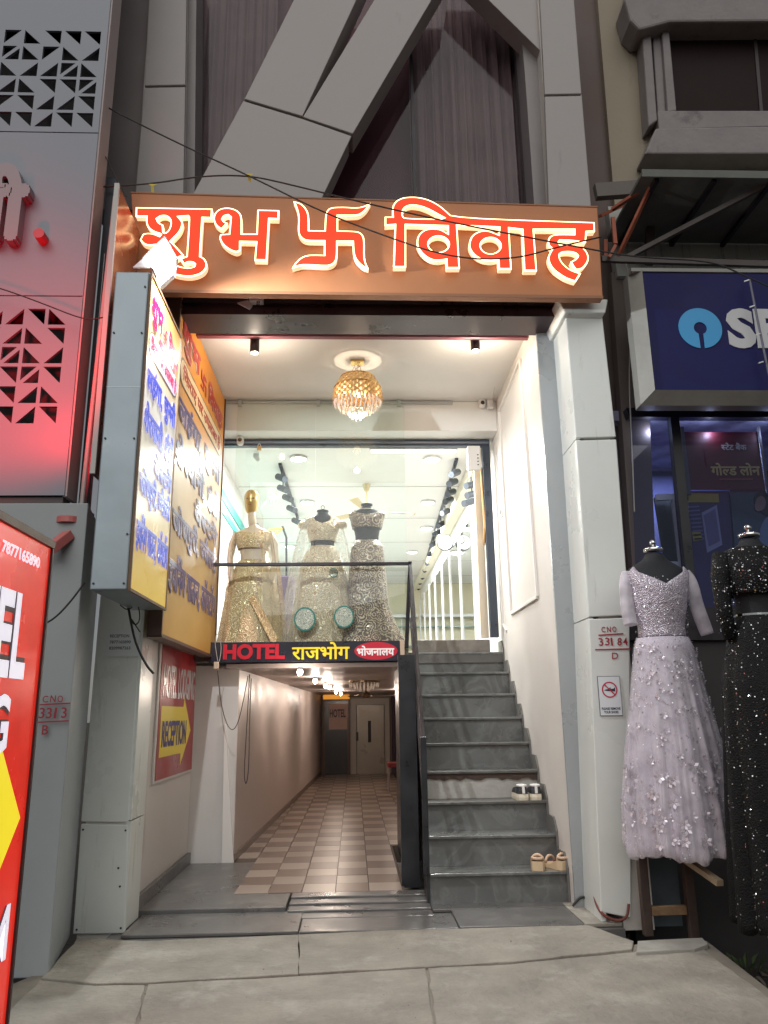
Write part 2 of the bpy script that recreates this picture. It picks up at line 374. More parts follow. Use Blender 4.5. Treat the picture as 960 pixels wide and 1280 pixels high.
# ================================================================== SHOP BUILDING
SB = thing('shop_building', 'white and grey clad shop building with open lit porch, tall pillars and diagonal braces above', 'building', (0, 5.1, 0))
def clad(polys, Y, depth, mats, name='cladding_panel', core=None, parent=None):
    par = parent or SB
    for p, m in zip(polys, mats): G().pix(p, Y, depth).build(name, m, par, bevel=.006)
# right pillar: three cladding panels with open joints over a core
rp = G().box(1.63, 1.82, 5.14, 5.46, -.05, 4.2).build('pillar', plaster, SB)
clad([[(707, 394), (753, 394), (770, 546), (720, 547.5)], [(720, 550.5), (770.5, 549), (787, 769), (736, 771)], [(736, 774), (787, 772), (789, 1148), (751, 1140)]], 5.1, .04, [white_clad] * 3, parent=rp)
def side_panels(x_at, zs, y0, y1, m, par, sgn=-1):
    for a, b in zip(zs[:-1], zs[1:]):
        xa, xb = x_at(a), x_at(b); t = .03
        g = G().add([(xa, y0, a + .004), (xa, y1, a + .004), (xb, y1, b - .004), (xb, y0, b - .004), (xa - sgn * t, y0, a + .004), (xa - sgn * t, y1, a + .004), (xb - sgn * t, y1, b - .004), (xb - sgn * t, y0, b - .004)],
                    [(0, 1, 2, 3), (7, 6, 5, 4), (0, 4, 5, 1), (1, 5, 6, 2), (2, 6, 7, 3), (3, 7, 4, 0)])
        g.build('side_panel', m, par)
za, zb_, zc = P(720, 549, Y=5.1).z, P(736, 772, Y=5.1).z, 4.2
def rx(z): return np.interp(z, [-.02, zb_, za, 4.2], [P(751, 1140, Y=5.1).x, P(736, 772, Y=5.1).x, P(720, 549, Y=5.1).x, P(706, 385, Y=5.1).x])
side_panels(rx, [-.02, zb_, za, 4.22], 5.105, 5.48, white_clad, rp)
G().pix([(697, 371), (760, 374), (757, 391), (706, 391)], 5.02, .5).build('capital', white_clad, rp, bevel=.008)
# left pillar
lp = G().box(-1.655, -1.40, 5.2, 5.55, -.05, 4.2).build('pillar', plaster, SB)
clad([[(149, 470), (193, 470), (178, 762), (124, 762)], [(124, 760), (178, 760), (160, 1028), (101, 1027)], [(101, 1030), (160, 1031), (156, 1167), (91, 1168)]], 5.18, .03, [white_clad] * 3, parent=lp)
side_panels(lambda z: -1.375, [.0, .62, 2.02, 4.2], 5.185, 5.50, white_clad, lp, 1)
for x, y in ((96, 1162), (151, 1160), (150, 1108), (157, 1038), (104, 1037), (148, 1085)):  # fixing screws
    q = P(x, y, Y=5.178)
    g = G(); g.tube([q, q - Vector((0, .004, 0))], .006, 8); g.build('screw', dark_steel, lp)
# upper pillars
lu = G().pix([(191, -60), (234, -60), (229, 255), (170, 255)], 5.14, .34).build('upper_pillar', plaster, SB)
clad([[(189, -60), (234, -60), (231.5, 106), (180.5, 107)], [(180, 109.5), (231.5, 108.5), (229, 255), (168, 255)]], 5.10, .035, [grey_clad] * 2, parent=lu)
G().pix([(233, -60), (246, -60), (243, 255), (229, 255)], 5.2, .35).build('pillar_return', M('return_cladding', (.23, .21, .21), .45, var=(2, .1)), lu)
ru = G().pix([(668, -60), (712, -60), (738, 258), (688, 258)], 5.14, .34).build('upper_pillar', plaster, SB)
clad([[(672, -60), (713, -60), (727, 117), (681, 118)], [(681, 120.5), (727.5, 119.5), (739, 258), (686, 258)]], 5.10, .035, [grey_clad] * 2, parent=ru)
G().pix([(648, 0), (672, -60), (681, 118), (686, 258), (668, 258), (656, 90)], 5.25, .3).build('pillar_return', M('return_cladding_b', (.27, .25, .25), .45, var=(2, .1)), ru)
# diagonal braces
brace_m = M('brace_cladding', (.385, .355, .345), .45, var=(1.1, .07), dirt=((.21, .195, .19), 2, .63, (3, 3, .5)))
br = G().pix([(310, 128), (378, 150), (436, 172), (395, 262), (235, 262)], 5.10, .2).build('diagonal_brace', brace_m, SB)
G().pix([(387, -40), (464, -40), (378, 145), (305.5, 123.5)], 5.08, .22).build('brace_panel', brace_m, br, bevel=.005)
G().pix([(492, -40), (563, -40), (441, 167), (378.6, 146)], 5.08, .22).build('brace_panel', brace_m, br, bevel=.005)
G().pix([(304, 126), (378, 148.5), (439.5, 170), (394, 265), (229, 265)], 5.08, .018).build('brace_panel', brace_m, br, bevel=.005)
G().pix([(565, -45), (676, -45), (678, 66), (672, 60)], 5.16, .2).build('diagonal_brace', brace_m, SB, bevel=.005)
# upper glazing and the curtains behind it
G().box(-1.75, 1.85, 5.75, 5.8, 4.2, 8.6).build('upper_wall', M('maroon_wall', (.20, .055, .075), .5, var=(2, .25)), SB)
def curtain(name, px0, px1, Y, z0, z1, m, period=.075, amp=.022):
    a, b = P(px0, 120, Y=Y).x, P(px1, 120, Y=Y).x; n = int((b - a) / .008); vs = []; fs = []
    for i in range(n + 1):
        x = a + (b - a) * i / n; ph = 2 * PI * x / period + 1.3 * math.sin(x * 7)
        for k, z in enumerate((z0, (z0 + z1) / 2, z1)):
            vs.append((x + .004 * math.sin(ph * .5 + k), Y + amp * (math.sin(ph) + .4 * math.sin(2.3 * ph + k * .6)), z))
    for i in range(n):
        for k in range(2): fs.append((i * 3 + k, i * 3 + 3 + k, i * 3 + 4 + k, i * 3 + 1 + k))
    return G().add(vs, fs).build(name, m, SB, smooth=True)
cur_m = M('grey_curtain_cloth', (.36, .27, .265), .8, var=(1.2, .3), dirt=((.16, .10, .105), 2.0, .6, (6, 1, .4)))
curtain('curtain', 226, 345, 5.62, 4.4, 8.4, cur_m, .12); curtain('curtain', 512, 676, 5.60, 4.4, 8.4, cur_m, .10, .035)
up_glass = glass_mat('upper_glass', (.80, .78, .80), .03, .0)
up = [G().box(x0, x1, 5.48, 5.49, 4.25, 8.5).build('window_pane', up_glass, SB) for x0, x1 in ((-1.45, -.52), (-.50, .5), (.52, 1.55))]
for x in (-.51, .51): G().box(x - .012, x + .012, 5.46, 5.5, 4.25, 8.5).build('mullion', dark_steel, SB)
# beam / rolling shutter housing below the sign
G().box(-1.40, 1.60, 5.24, 5.50, 4.155, 4.34).build('beam', maroon_steel, SB)
G().box(-1.40, 1.60, 5.20, 5.50, 4.09, 4.148).build('shutter_housing', maroon_steel, SB)
G().box(-1.40, 1.60, 5.21, 5.235, 4.19, 4.21).build('shutter_rail', maroon_steel, SB)
G().box(-1.40, 1.60, 5.30, 5.5, 4.345, 4.9).build('lintel', M('brown_lintel', (.12, .08, .075), .6, var=(4, .25)), SB)
# porch ceiling, walls
CZ = 4.27
G().box(-1.6, 1.75, 5.505, 7.60, CZ, CZ + .1).build('ceiling', ceil_m, SB)
G().box(-1.62, -1.42, 5.56, 7.20, -.1, CZ - .002).build('left_wall', M('left_wall_paint', (.60, .565, .53), .55, var=(2, .06), dirt=((.40, .35, .30), 2.2, .58, (1, 1, .4)), bump=(40, .06)), SB)
G().box(-1.62, -1.035, 7.205, 7.30, -.1, 1.68).build('corridor_pier', M('pier_paint', (.58, .55, .52), .6, var=(2, .06)), SB)
G().pix([(280.5, 905), (282, 905), (292.5, 1087), (277, 1087)], 7.18, .03).build('pier_lit_edge', M('painted_lit_edge', (.72, .68, .64), .6), SB)  # pale sliver paints the light along the pier's edge
G().box(-1.62, -1.42, 7.20, 7.62, 1.68, CZ - .002).build('left_wall', plaster, SB)
G().box(1.44, 1.56, 5.49, 7.70, -.1, CZ - .002).build('right_wall', plaster, SB)
G().box(1.43, 1.57, 5.46, 5.487, -.1, CZ - .004).build('wall_end', dim_clad, SB)
# moulded frame on the right wall
cn = [P(x, y, X=1.44) for x, y in ((625, 514), (651, 449), (673, 746), (640, 767))]
for a, b in zip(cn, cn[1:] + cn[:1]): G().bar(a - Vector((.008, 0, 0)), b - Vector((.008, 0, 0)), .022, .030).build('wall_moulding', M('moulding_white', (.80, .78, .74), .45), SB, bevel=.004)
cn2 = [Vector((1.44, y, z)) for y, z in ((7.44, 3.75), (7.44, 2.05), (7.30, 1.98))]
for a, b in zip(cn2, cn2[1:]): G().bar(a - Vector((.006, 0, 0)), b - Vector((.006, 0, 0)), .016, .02).build('wall_moulding', MATS['moulding_white'], SB)
# header above the shop window
G().box(-1.42, 1.44, 7.26, 7.62, 3.955, CZ - .003).build('header', M('header_white', (.80, .80, .77), .5, var=(3, .03)), SB, bevel=.006)
G().box(-1.42, 1.0, 7.235, 7.257, 4.235, 4.262).build('ceiling_channel', M('aluminium', (.55, .56, .56), .3, metal=.8), SB)
for x in (-1.13, -.36, .44): G().box(x, x + .035, 7.215, 7.234, 4.20, 4.264).build('glass_clip', MATS['aluminium'], SB)
# black window/door frame
fr = M('slate_frame', (.045, .06, .085), .35, metal=.3, var=(6, .15))
G().box(-1.42, 1.40, 7.50, 7.58, 3.885, 3.952).build('window_frame', fr, SB, bevel=.003)
G().box(-1.41, 1.39, 7.49, 7.4985, 3.905, 3.925).build('frame_track', M('track_grey', (.20, .22, .26), .3, metal=.6), SB)
G().box(1.322, 1.40, 7.50, 7.58, 1.94, 3.883).build('window_frame', fr, SB, bevel=.003)
G().box(-1.40, -1.335, 7.50, 7.58, 1.94, 3.883).build('window_frame', M('grey_frame', (.14, .14, .145), .4, metal=.4), SB, bevel=.003)
for a, b in ((7.585, 7.60),): G().box(1.24, 1.318, a, b + .03, 1.94, 3.88).build('door_jamb', M('cream_jamb', (.78, .68, .52), .5), SB)
# platform over the corridor, shop floor, shell of the shop
G().box(-1.42, .49, 7.02, 7.60, 1.70, 1.80).build('platform', M('platform_stone', (.16, .15, .14), .4, var=(5, .2)), SB)
G().box(-1.42, 1.43, 7.602, 16.6, 1.685, 1.795).build('shop_floor', M('shop_floor_tile', (.55, .53, .49), .2, var=(2, .08)), SB)
G().box(-1.12, .48, 7.03, 7.80, 1.645, 1.682).box(-1.12, 1.0, 7.80, 17.5, 1.645, 1.682).build('corridor_ceiling', M('corridor_ceiling_paint', (.42, .35, .32), .38, var=(2, .06)), SB)
G().prism([(-1.03, 7.215, -.1), (-1.15, 7.215, -.1), (-.80, 17.4, -.1), (-.685, 17.4, -.1)], (0, 0, 1.743)).build('corridor_wall', M('corridor_wall_paint', (.58, .50, .46), .45, var=(2, .08)), SB)
G().prism([(-1.027, 7.21, .038), (-.692, 17, .038), (-.692, 17, .10), (-1.027, 7.21, .10)], (.012, 0, 0)).build('corridor_skirting', t_b, SB)
G().box(.96, 1.0, 7.83, 17.4, -.1, 1.643).build('corridor_wall', MATS['corridor_wall_paint'], SB)
G().box(.476, .96, 7.80, 7.828, -.1, 1.643).build('corridor_wall', MATS['corridor_wall_paint'], SB)
G().box(.345, .475, 6.12, 6.19, .02, 1.68).build('partition_post', black_paint, SB)
G().box(.405, .475, 6.20, 7.79, .02, 1.64).build('partition', black_paint, SB)
G().box(-1.3, 1.1, 17.2, 17.3, -.1, 1.9).build('corridor_end_wall', M('lift_surround', (.30, .26, .215), .5, var=(3, .05)), SB)
shop_w = M('shop_wall_white', (.86, .86, .83), .5); shop_c = M('shop_ceiling_white', (.87, .87, .85), .5)
G().box(-1.5, 1.6, 7.62, 16.6, 3.955, 4.05).build('shop_ceiling', shop_c, SB)
for y in np.arange(9.2, 16, 1.6): G().box(-1.40, 1.43, y, y + .012, 3.950, 3.9545).build('ceiling_joint', M('joint_grey', (.5, .5, .48), .6), SB)
G().box(-1.5, -1.42, 7.62, 16.6, 1.8, 3.95).build('shop_wall', shop_w, SB)
G().box(1.44, 1.6, 7.71, 16.6, 1.8, 3.95).build('shop_wall', shop_w, SB)
G().box(-1.5, 1.6, 16.6, 16.7, 1.8, 3.95).build('shop_wall', M('shop_back_cream', (.80, .74, .55), .5), SB)
# cornice and stripes in the shop
G().box(1.30, 1.438, 7.75, 16.55, 3.80, 3.945).build('cornice', M('cornice_cream', (.80, .76, .62), .5), SB, bevel=.01)
G().box(-1.416, -1.405, 7.75, 13.5, 3.50, 3.62).build('wall_stripe', M('teal_panel', (.02, .48, .45), .35), SB)
G().box(-1.416, -1.406, 7.75, 13.5, 3.36, 3.44).build('wall_stripe', M('teal_panel', (.02, .48, .45), .35), SB)
for k in range(4): G().box(-1.404, -1.385, 10.6 + .5 * k, 10.65 + .5 * k, 1.9, 3.95).build('wall_post', M('teal_panel'), SB)
# glazed cupboards along the right wall of the shop, back wall glass shelves
mirror = M('mirror', (.80, .86, .85), .03, metal=1)
for k in range(7):
    y = 9.0 + k * 1.05
    G().box(1.40, 1.436, y, y + 1.0, 1.85, 3.5).build('mirror_panel', mirror, SB); G().box(1.385, 1.43, y + 1.0, y + 1.05, 1.85, 3.55).build('mirror_frame', plastic_w, SB)
for k in range(5):
    x = -1.2 + k * .55
    G().box(x, x + .03, 16.45, 16.5, 1.8, 3.2).build('shelf_upright', plastic_w, SB)
    for z in (2.2, 2.6, 3.0): G().box(x, x + .55, 16.40, 16.59, z, z + .02).build('glass_shelf', M('green_glass_shelf', (.30, .42, .38), .1), SB)
G().box(-1.3, 1.35, 16.3, 16.58, 3.2, 3.26).build('shelf_top', plastic_w, SB)

# ---- staircase
ST = thing('staircase', 'dark green-grey marble stairs climbing from the forecourt to the shop door', 'staircase', (.97, 5.6, 0))
Y0, TR, RI = 5.64, .235, .2
for k in range(9):
    y = Y0 + k * TR; xl = .505 + k * .012; xr = 1.437; z = k * RI
    torn = k == 3
    G().box(xl, xr, y, y + .03, z, z + RI - .021).build('riser', M('bare_cement_riser', (.42, .41, .38), .85, var=(6, .15), bump=(30, .5)) if torn else marble_m, ST)
    if torn:
        pts = [(xl, z + RI - .022)] + [(xl + (xr - xl) * i / 22, z + RI - .05 - .022 * random.random()) for i in range(23)] + [(xr, z + RI - .022)]
        G().prism([(p[0], y - .012, p[1]) for p in pts], (0, .01, 0)).build('adhesive_edge', M('dried_adhesive', (.07, .045, .035), .9, bump=(40, .6)), ST)
    G().box(xl, xr, y - .025, y + TR + (.03 if k == 8 else -.002), z + RI - .02, z + RI).build('tread', stone_edge if k in (2, 3, 4) else marble_m, ST, bevel=.004)
    G().box(xl - .02, xl - .001, y - .01, y + TR, max(0, z - .1), z + RI).build('stringer', black_paint, ST)
    # stepped skirting against the right wall
    G().prism([(1.4375, y - .035, z - (.0 if k else -.01)), (1.4375, y + TR - .035, z), (1.4375, y + TR - .035, z + RI + .11), (1.4375, y + .03, z + RI + .11), (1.4375, y - .035, z + RI + .02)], (-.012, 0, 0)).build('stepped_skirting', M('skirting_stone', (.17, .165, .155), .35, var=(6, .25)), ST)
G().box(.60, 1.32, 7.56, 7.66, 1.80, 1.925).build('door_sill', M('sill_stone', (.22, .20, .175), .5, var=(7, .3)), ST, bevel=.006)
G().box(.49, 1.432, 7.50, 7.62, 1.70, 1.80).build('landing', kota, ST)
# ---- handrail
HR = thing('handrail', 'black steel railing along the platform edge and down the left side of the marble stairs', 'railing', (.5, 6.3, 0))
tp = P(512.5, 702, Y=6.98); tb = Vector((.47, 6.98, 1.80)); lpt = P(529, 921, Y=5.6); lpb = Vector((lpt.x, 5.6, .20))
rl = P(262, 706, Y=6.98)
G().bar(tp, tb, .035).build('post', dark_steel, HR, bevel=.004); G().bar(lpt, lpb, .04).build('post', black_paint, HR, bevel=.004)
G().bar(Vector((rl.x, 6.98, rl.z)), tp - Vector((0, 0, .02)), .035, .03).build('rail', dark_steel, HR, bevel=.004)
for dz in (0, .24, .48):
    G().bar(tp + Vector((0, -.02, -.04 - dz)), lpt + Vector((0, .02, -.02 - dz)), .028, .03).build('stair_rail', dark_steel, HR, bevel=.004)

# ---- shop front glass
GP = thing('glass_screen', 'frameless clear glass screen above the hotel fascia in front of the dressed mannequins', 'glass panel', (-.4, 7.12, 1.9))
for a, b in ((-1.12, -.362), (-.356, .50)): G().box(a, b, 7.115, 7.125, 1.885, 4.235).build('glass_pane', clear_glass, GP)

# ================================================================== MAIN SIGN
SG = thing('shop_signboard', 'wide brown fascia board with glowing red and white outlined Devanagari letters and a swastik', 'sign', (0, 4.9, 4.1))
SY = 4.86
pb = [(163, 239), (747, 257), (754, 374), (226, 366), (175, 366)]
G().pix([(163, 239), (747, 257), (754, 373), (172, 365)], SY, .07).build('board', M('copper_brown_panel', (.36, .15, .065), .42, metal=.35, var=(1.3, .12), bump=(3, .05)), SG, bevel=.006)
G().pix([(163, 239.6), (747, 257.4), (747, 259), (163, 241.2)], SY - .004, .004).build('board_trim', M('trim_brown', (.22, .10, .05), .4, metal=.4), SG)
G().pix([(172, 361.5), (754, 369.5), (754, 373), (172, 365)], SY - .004, .004).build('board_trim', MATS['trim_brown'], SG)
def zp(o, pts): return [(o[0] + x / 8, o[1] + y / 8) for x, y in pts]
def ell(cx, cy, rx, ry, n=28): return [(cx + rx * math.cos(2 * PI * i / n), cy + ry * math.sin(2 * PI * i / n)) for i in range(n)]
sh = zp((160, 245), [(80, 115), (845, 130), (840, 225), (748, 222), (725, 605), (765, 625), (792, 670), (788, 720), (755, 765), (700, 795), (620, 812), (540, 806), (450, 785), (380, 752), (330, 710), (400, 655), (440, 668), (490, 695), (545, 714), (620, 720), (660, 706), (668, 685), (650, 668), (600, 663), (560, 692), (520, 630), (585, 605), (612, 222), (600, 205), (510, 212), (530, 235), (550, 262), (545, 310), (515, 370), (460, 425), (430, 455), (490, 515), (558, 592), (460, 645), (420, 590), (380, 530), (330, 490), (290, 490), (210, 502), (150, 482), (120, 440), (150, 382), (200, 370), (260, 378), (318, 402), (335, 385), (300, 378), (240, 355), (195, 315), (180, 265), (185, 210), (78, 208)])
sh_h = zp((160, 245), [(292, 230), (330, 203), (385, 203), (420, 235), (428, 280), (415, 330), (385, 368), (358, 372), (352, 290), (310, 270)])
bh = zp((255, 245), [(95, 215), (110, 170), (150, 135), (200, 120), (260, 120), (320, 138), (360, 170), (382, 215), (380, 380), (525, 380), (535, 140), (752, 145), (748, 235), (655, 232), (632, 648), (505, 645), (520, 465), (365, 462), (365, 545), (330, 568), (280, 555), (220, 520), (175, 475), (152, 425), (165, 385), (250, 380), (266, 215), (240, 195), (205, 202), (186, 232), (205, 262), (238, 272), (215, 300), (180, 335), (145, 322), (112, 290), (95, 250)])
sw = zp((360, 240), [(55, 95), (120, 110), (165, 145), (195, 190), (212, 245), (212, 385), (365, 388), (372, 235), (390, 185), (430, 155), (560, 150), (680, 160), (760, 145), (825, 110), (790, 175), (740, 220), (690, 242), (500, 240), (500, 388), (680, 392), (730, 410), (760, 450), (768, 520), (765, 680), (805, 770), (760, 760), (710, 720), (670, 670), (650, 610), (645, 500), (495, 500), (495, 640), (480, 700), (440, 735), (380, 748), (200, 735), (130, 738), (40, 765), (80, 700), (140, 650), (210, 628), (360, 632), (360, 495), (200, 495), (150, 480), (110, 440), (98, 390), (105, 260), (90, 180)])
O1, O2, O3 = (470, 235), (560, 245), (640, 250)
vv = (zp(O1, [(88, 290), (165, 290), (160, 230), (165, 180), (200, 130), (260, 100), (330, 90), (420, 92), (520, 115), (620, 165), (700, 230), (770, 298)])
      + zp(O3, [(825, 225), (828, 318), (745, 322), (738, 428), (700, 425), (600, 412), (480, 408), (465, 430), (480, 450), (650, 455), (715, 480), (755, 530), (770, 590), (745, 650), (700, 695), (640, 705), (610, 670), (585, 620), (640, 590), (655, 560), (635, 535), (570, 522), (500, 528), (475, 550), (478, 590), (510, 640), (560, 685), (620, 715), (690, 735), (635, 820), (540, 790), (470, 745), (410, 700), (370, 640), (355, 580), (375, 530), (400, 490), (360, 455), (355, 410), (375, 365), (430, 342), (620, 345), (620, 300), (218, 300), (248, 712), (118, 712), (100, 300)])
      + zp(O2, [(612, 325), (635, 735), (505, 735), (500, 640), (450, 655), (370, 650), (300, 625), (240, 575), (205, 510), (215, 440), (250, 385), (320, 350), (400, 345), (505, 388), (510, 318), (92, 298), (118, 725)])
      + zp(O1, [(705, 805), (700, 720), (620, 735), (540, 720), (460, 665), (410, 590), (405, 520), (430, 460), (490, 415), (570, 405), (650, 415), (715, 455), (715, 385), (300, 372), (300, 795), (172, 795), (188, 372), (88, 380)]))
vh = [zp(O1, ell(625, 565, 100, 78)), zp(O2, ell(425, 500, 98, 78)), zp(O1, [(268, 285), (266, 240), (285, 205), (320, 183), (370, 176), (450, 188), (540, 225), (610, 265), (675, 300), (640, 312), (290, 305)])]
rim_m = M('lit_acrylic_rim', (1, .9, .7), .4, emit=4.2, ecol=(1, .72, .34))
sidew = M('acrylic_side', (.9, .75, .6), .4, emit=1.1, ecol=(1, .60, .34))
face_m = M('lit_red_acrylic', (.40, .02, .01), .5, emit=.86, ecol=(1, .075, .022), spec=.2)
def sign_letter(loops):
    L = [[(q.x, q.z) for q in (P(x, y, Y=SY - .06) for x, y in smooth_loop(lp))] for lp in loops]
    body = curve_shape('letter', L, sidew, SG, (0, SY - .012, 0), UX, UZ, .046)
    curve_shape('letter_rim', L, rim_m, body, (0, SY - .058, 0), UX, UZ, .004)
    curve_shape('letter_face', L, face_m, body, (0, SY - .062, 0), UX, UZ, .004, offset=-.0095)
sign_letter([sh, sh_h]); sign_letter([bh]); sign_letter([sw]); sign_letter([vv] + vh)

# ================================================================== PROJECTING LIGHT BOX
def shopboard(root, X, y0, y1, z0, z1, lit):
    """printed face on plane X, text reads towards +Y"""
    L = y1 - y0; H = z1 - z0
    def T(s, u0, u1, v0, v1, m, bold=.02, halo=None):
        if halo: text('text_outline', s, halo, root, (X + .0015, y0 + u0 * L, z0 + v0 * H), UY, UZ, (u1 - u0) * L, (v1 - v0) * H, bold + .045, .001)
        return text('lettering', s, m, root, (X + .0045, y0 + u0 * L, z0 + v0 * H), UY, UZ, (u1 - u0) * L, (v1 - v0) * H, bold, .001)
    e = .34 if lit else 0; cw = .1
    red = M('print_red' + str(lit), (.50, .01, .08) if lit else (.48, .02, .01), .3, emit=e * .8, coat=cw)
    blue = M('print_blue' + str(lit), (.015, .05, .55) if lit else (.09, .06, .20), .3, emit=e * .9, coat=cw)
    pale = M('print_pale' + str(lit), (.72, .66, .86) if lit else (.80, .60, .52), .3, emit=e, coat=cw)
    lav = M('print_lavender' + str(lit), (.66, .60, .86) if lit else (.86, .66, .38), .3, emit=e, coat=cw)
    T('शुभ', .03, .38, .85, .955, red, .036, pale); T('िववाह', .58, .97, .85, .95, red, .045, pale)
    text('symbol', '卐', red, root, (X + .0045, y0 + .41 * L, z0 + .86 * H), UY, UZ, .13 * L, .065 * H, .02, .001)
    # capsule
    def cap(a, b, c, d, m, lift, n=10):
        r = (d - c) * H / 2; pts = [(y0 + b * L - r + r * math.cos(t), z0 + (c + d) / 2 * H + r * math.sin(t)) for t in np.linspace(-PI / 2, PI / 2, n)] + [(y0 + a * L + r + r * math.cos(t), z0 + (c + d) / 2 * H + r * math.sin(t)) for t in np.linspace(PI / 2, 3 * PI / 2, n)]
        G().prism([(X + lift, p[0], p[1]) for p in pts], (-.001, 0, 0)).build('capsule', m, root)
    cap(.02, .98, .745, .835, M('print_dark_line' + str(lit), (.10, .05, .05), .3), .0022); cap(.032, .968, .7505, .8295, lav, .0034)
    T('िकराए पर उपल[ब]ध है', .07, .93, .758, .820, red, .015)
    if lit:
        cap(.30, .86, .826, .858, red, .0040); text('lettering', 'कलेकशन', pale, root, (X + .0055, y0 + .38 * L, z0 + .833 * H), UY, UZ, .40 * L, .016 * H, .02, .001)
    T('लहंगा, चु[न]नी', .03, .97, .605, .725, blue, .034, pale)
    T('शेरवानी, इंडो', .02, .97, .478, .592, blue, .034, pale)
    T('वे[स]टनॆ', .40, .97, .385, .470, blue, .034, pale)
    T('जोधपुरी, [ज]वैलरी', .03, .97, .262, .378, blue, .034, pale)
    T('इविनंग गाऊन, कॉपटॉप', .02, .98, .105, .235, blue, .025, pale)
def gradient_print(m, stops, h):
    n = m.node_tree.nodes; l = m.node_tree.links; b = n['Principled BSDF']
    tc = n.new('ShaderNodeTexCoord'); sp = n.new('ShaderNodeSeparateXYZ'); l.new(tc.outputs['Object'], sp.inputs[0])
    mr = n.new('ShaderNodeMapRange'); mr.inputs[2].default_value = h; l.new(sp.outputs[2], mr.inputs[0])
    cr = n.new('ShaderNodeValToRGB'); e = cr.color_ramp.elements; e[0].position, e[0].color = stops[0][0], (*stops[0][1], 1); e[1].position, e[1].color = stops[-1][0], (*stops[-1][1], 1)
    for p, c in stops[1:-1]: k = e.new(p); k.color = (*c, 1)
    l.new(mr.outputs[0], cr.inputs[0]); l.new(cr.outputs[0], b.inputs['Base Color'])
    if b.inputs['Emission Strength'].default_value > 0: l.new(cr.outputs[0], b.inputs['Emission Color'])
LB = thing('projecting_lightbox', 'tall lit advertising light box in a galvanised case standing out from the left pillar', 'light box sign', (-1.3, 4.6, 1.9))
face_print = M('lit_yellow_print', (.82, .58, .22), .25, var=(1.4, .16), emit=.34, coat=.05)
gradient_print(face_print, [(0, (.74, .52, .10)), (.14, (.72, .50, .14)), (.34, (.68, .60, .42)), (.62, (.64, .62, .60)), (.78, (.70, .50, .26)), (1, (.70, .34, .10))], 1.9)
bx0, bx1, by0, by1, bz0, bz1 = -1.405, -1.195, 4.17, 5.0, 1.895, 3.80
G().box(bx0, bx1 - .012, by0, by1, bz0, bz1).build('case', galv, LB, bevel=.008)
G().box(bx1 - .011, bx1, by0 + .012, by1 - .012, bz0 + .015, bz1 - .015).build('face', face_print, LB)
for z in (bz0 + .004, bz1 - .004): G().box(bx1 - .008, bx1 + .006, by0, by1, z - .008, z + .008).build('edge_trim', M('edge_brown', (.16, .09, .05), .5), LB)
for y in (by0 + .004, by1 - .004): G().box(bx1 - .008, bx1 + .006, y - .007, y + .007, bz0, bz1).build('edge_trim', MATS['edge_brown'], LB)
for z in (1.93, 2.2, 2.75, 3.4, 3.7):
    for x in (bx0 + .02, bx1 - .03):
        if z in (2.2, 3.7) and x < -1.3: continue
        q = Vector((x, by0 - .001, z)); G().tube([q, q - Vector((0, .005, 0))], .006, 8).build('rivet', dark_steel, LB)
G().box(bx0 + .003, bx1 - .014, by0 - .0015, by0 + .01, 3.06, 3.063).build('sheet_joint', M('joint_light', (.5, .55, .6), .3, metal=.5), LB)
shopboard(LB, bx1, by0 + .03, by1 - .03, bz0 + .03, bz1 - .03, 1)
# flood lamp on top of the box
FL = thing('flood_lamp', 'small white glaring flood lamp standing on top of the light box', 'lamp', (-1.22, 4.45, 3.8))
G().box(-1.235, -1.205, 4.40, 4.43, 3.802, 3.90).build('bracket', plastic_w, FL)
lamp_on = M('flood_glow', (1, 1, 1), .4, emit=14, ecol=(.92, .97, 1))
a = P(206, 298, Y=4.5); 
G().pix([(181, 321), (207, 299), (217, 322), (214, 338), (200, 352), (194, 334)], 4.38, .035).build('lamp_head', lamp_on, FL)
G().pix([(177, 322), (206, 294), (221, 321), (217, 342), (200, 358), (192, 337)], 4.42, .05).build('lamp_body', plastic_w, FL, bevel=.004)
G().pix([(166, 334), (186, 316), (187, 334)], 4.40, .012).build('reflector_plate', plastic_w, FL)
def light(kind, loc, energy, col, size=.1, rot=None, name='lamp_light', parent=None, spread=None):
    l = bpy.data.lights.new(name, kind); l.energy = energy; l.color = col
    if kind == 'AREA': l.size = size; l.shape = 'DISK'
    elif kind == 'POINT': l.shadow_soft_size = size
    elif kind == 'SPOT': l.shadow_soft_size = size; l.spot_size = spread or R_(120); l.spot_blend = .6
    o = bpy.data.objects.new(name, l); COL.objects.link(o)
    if parent is not None: o.parent = parent; o.location = Vector(loc) - wloc(parent)
    else: o.location = loc
    if rot is not None: o.rotation_euler = rot
    return o
def aim(frm, to): return (Vector(to) - Vector(frm)).to_track_quat('-Z', 'Y').to_euler()
light('SPOT', (-1.06, 4.24, 4.04), 270, (.93, .97, 1), .035, aim((-1.06, 4.24, 4.04), (1.0, 5.5, 1.2)), parent=FL, spread=R_(150))

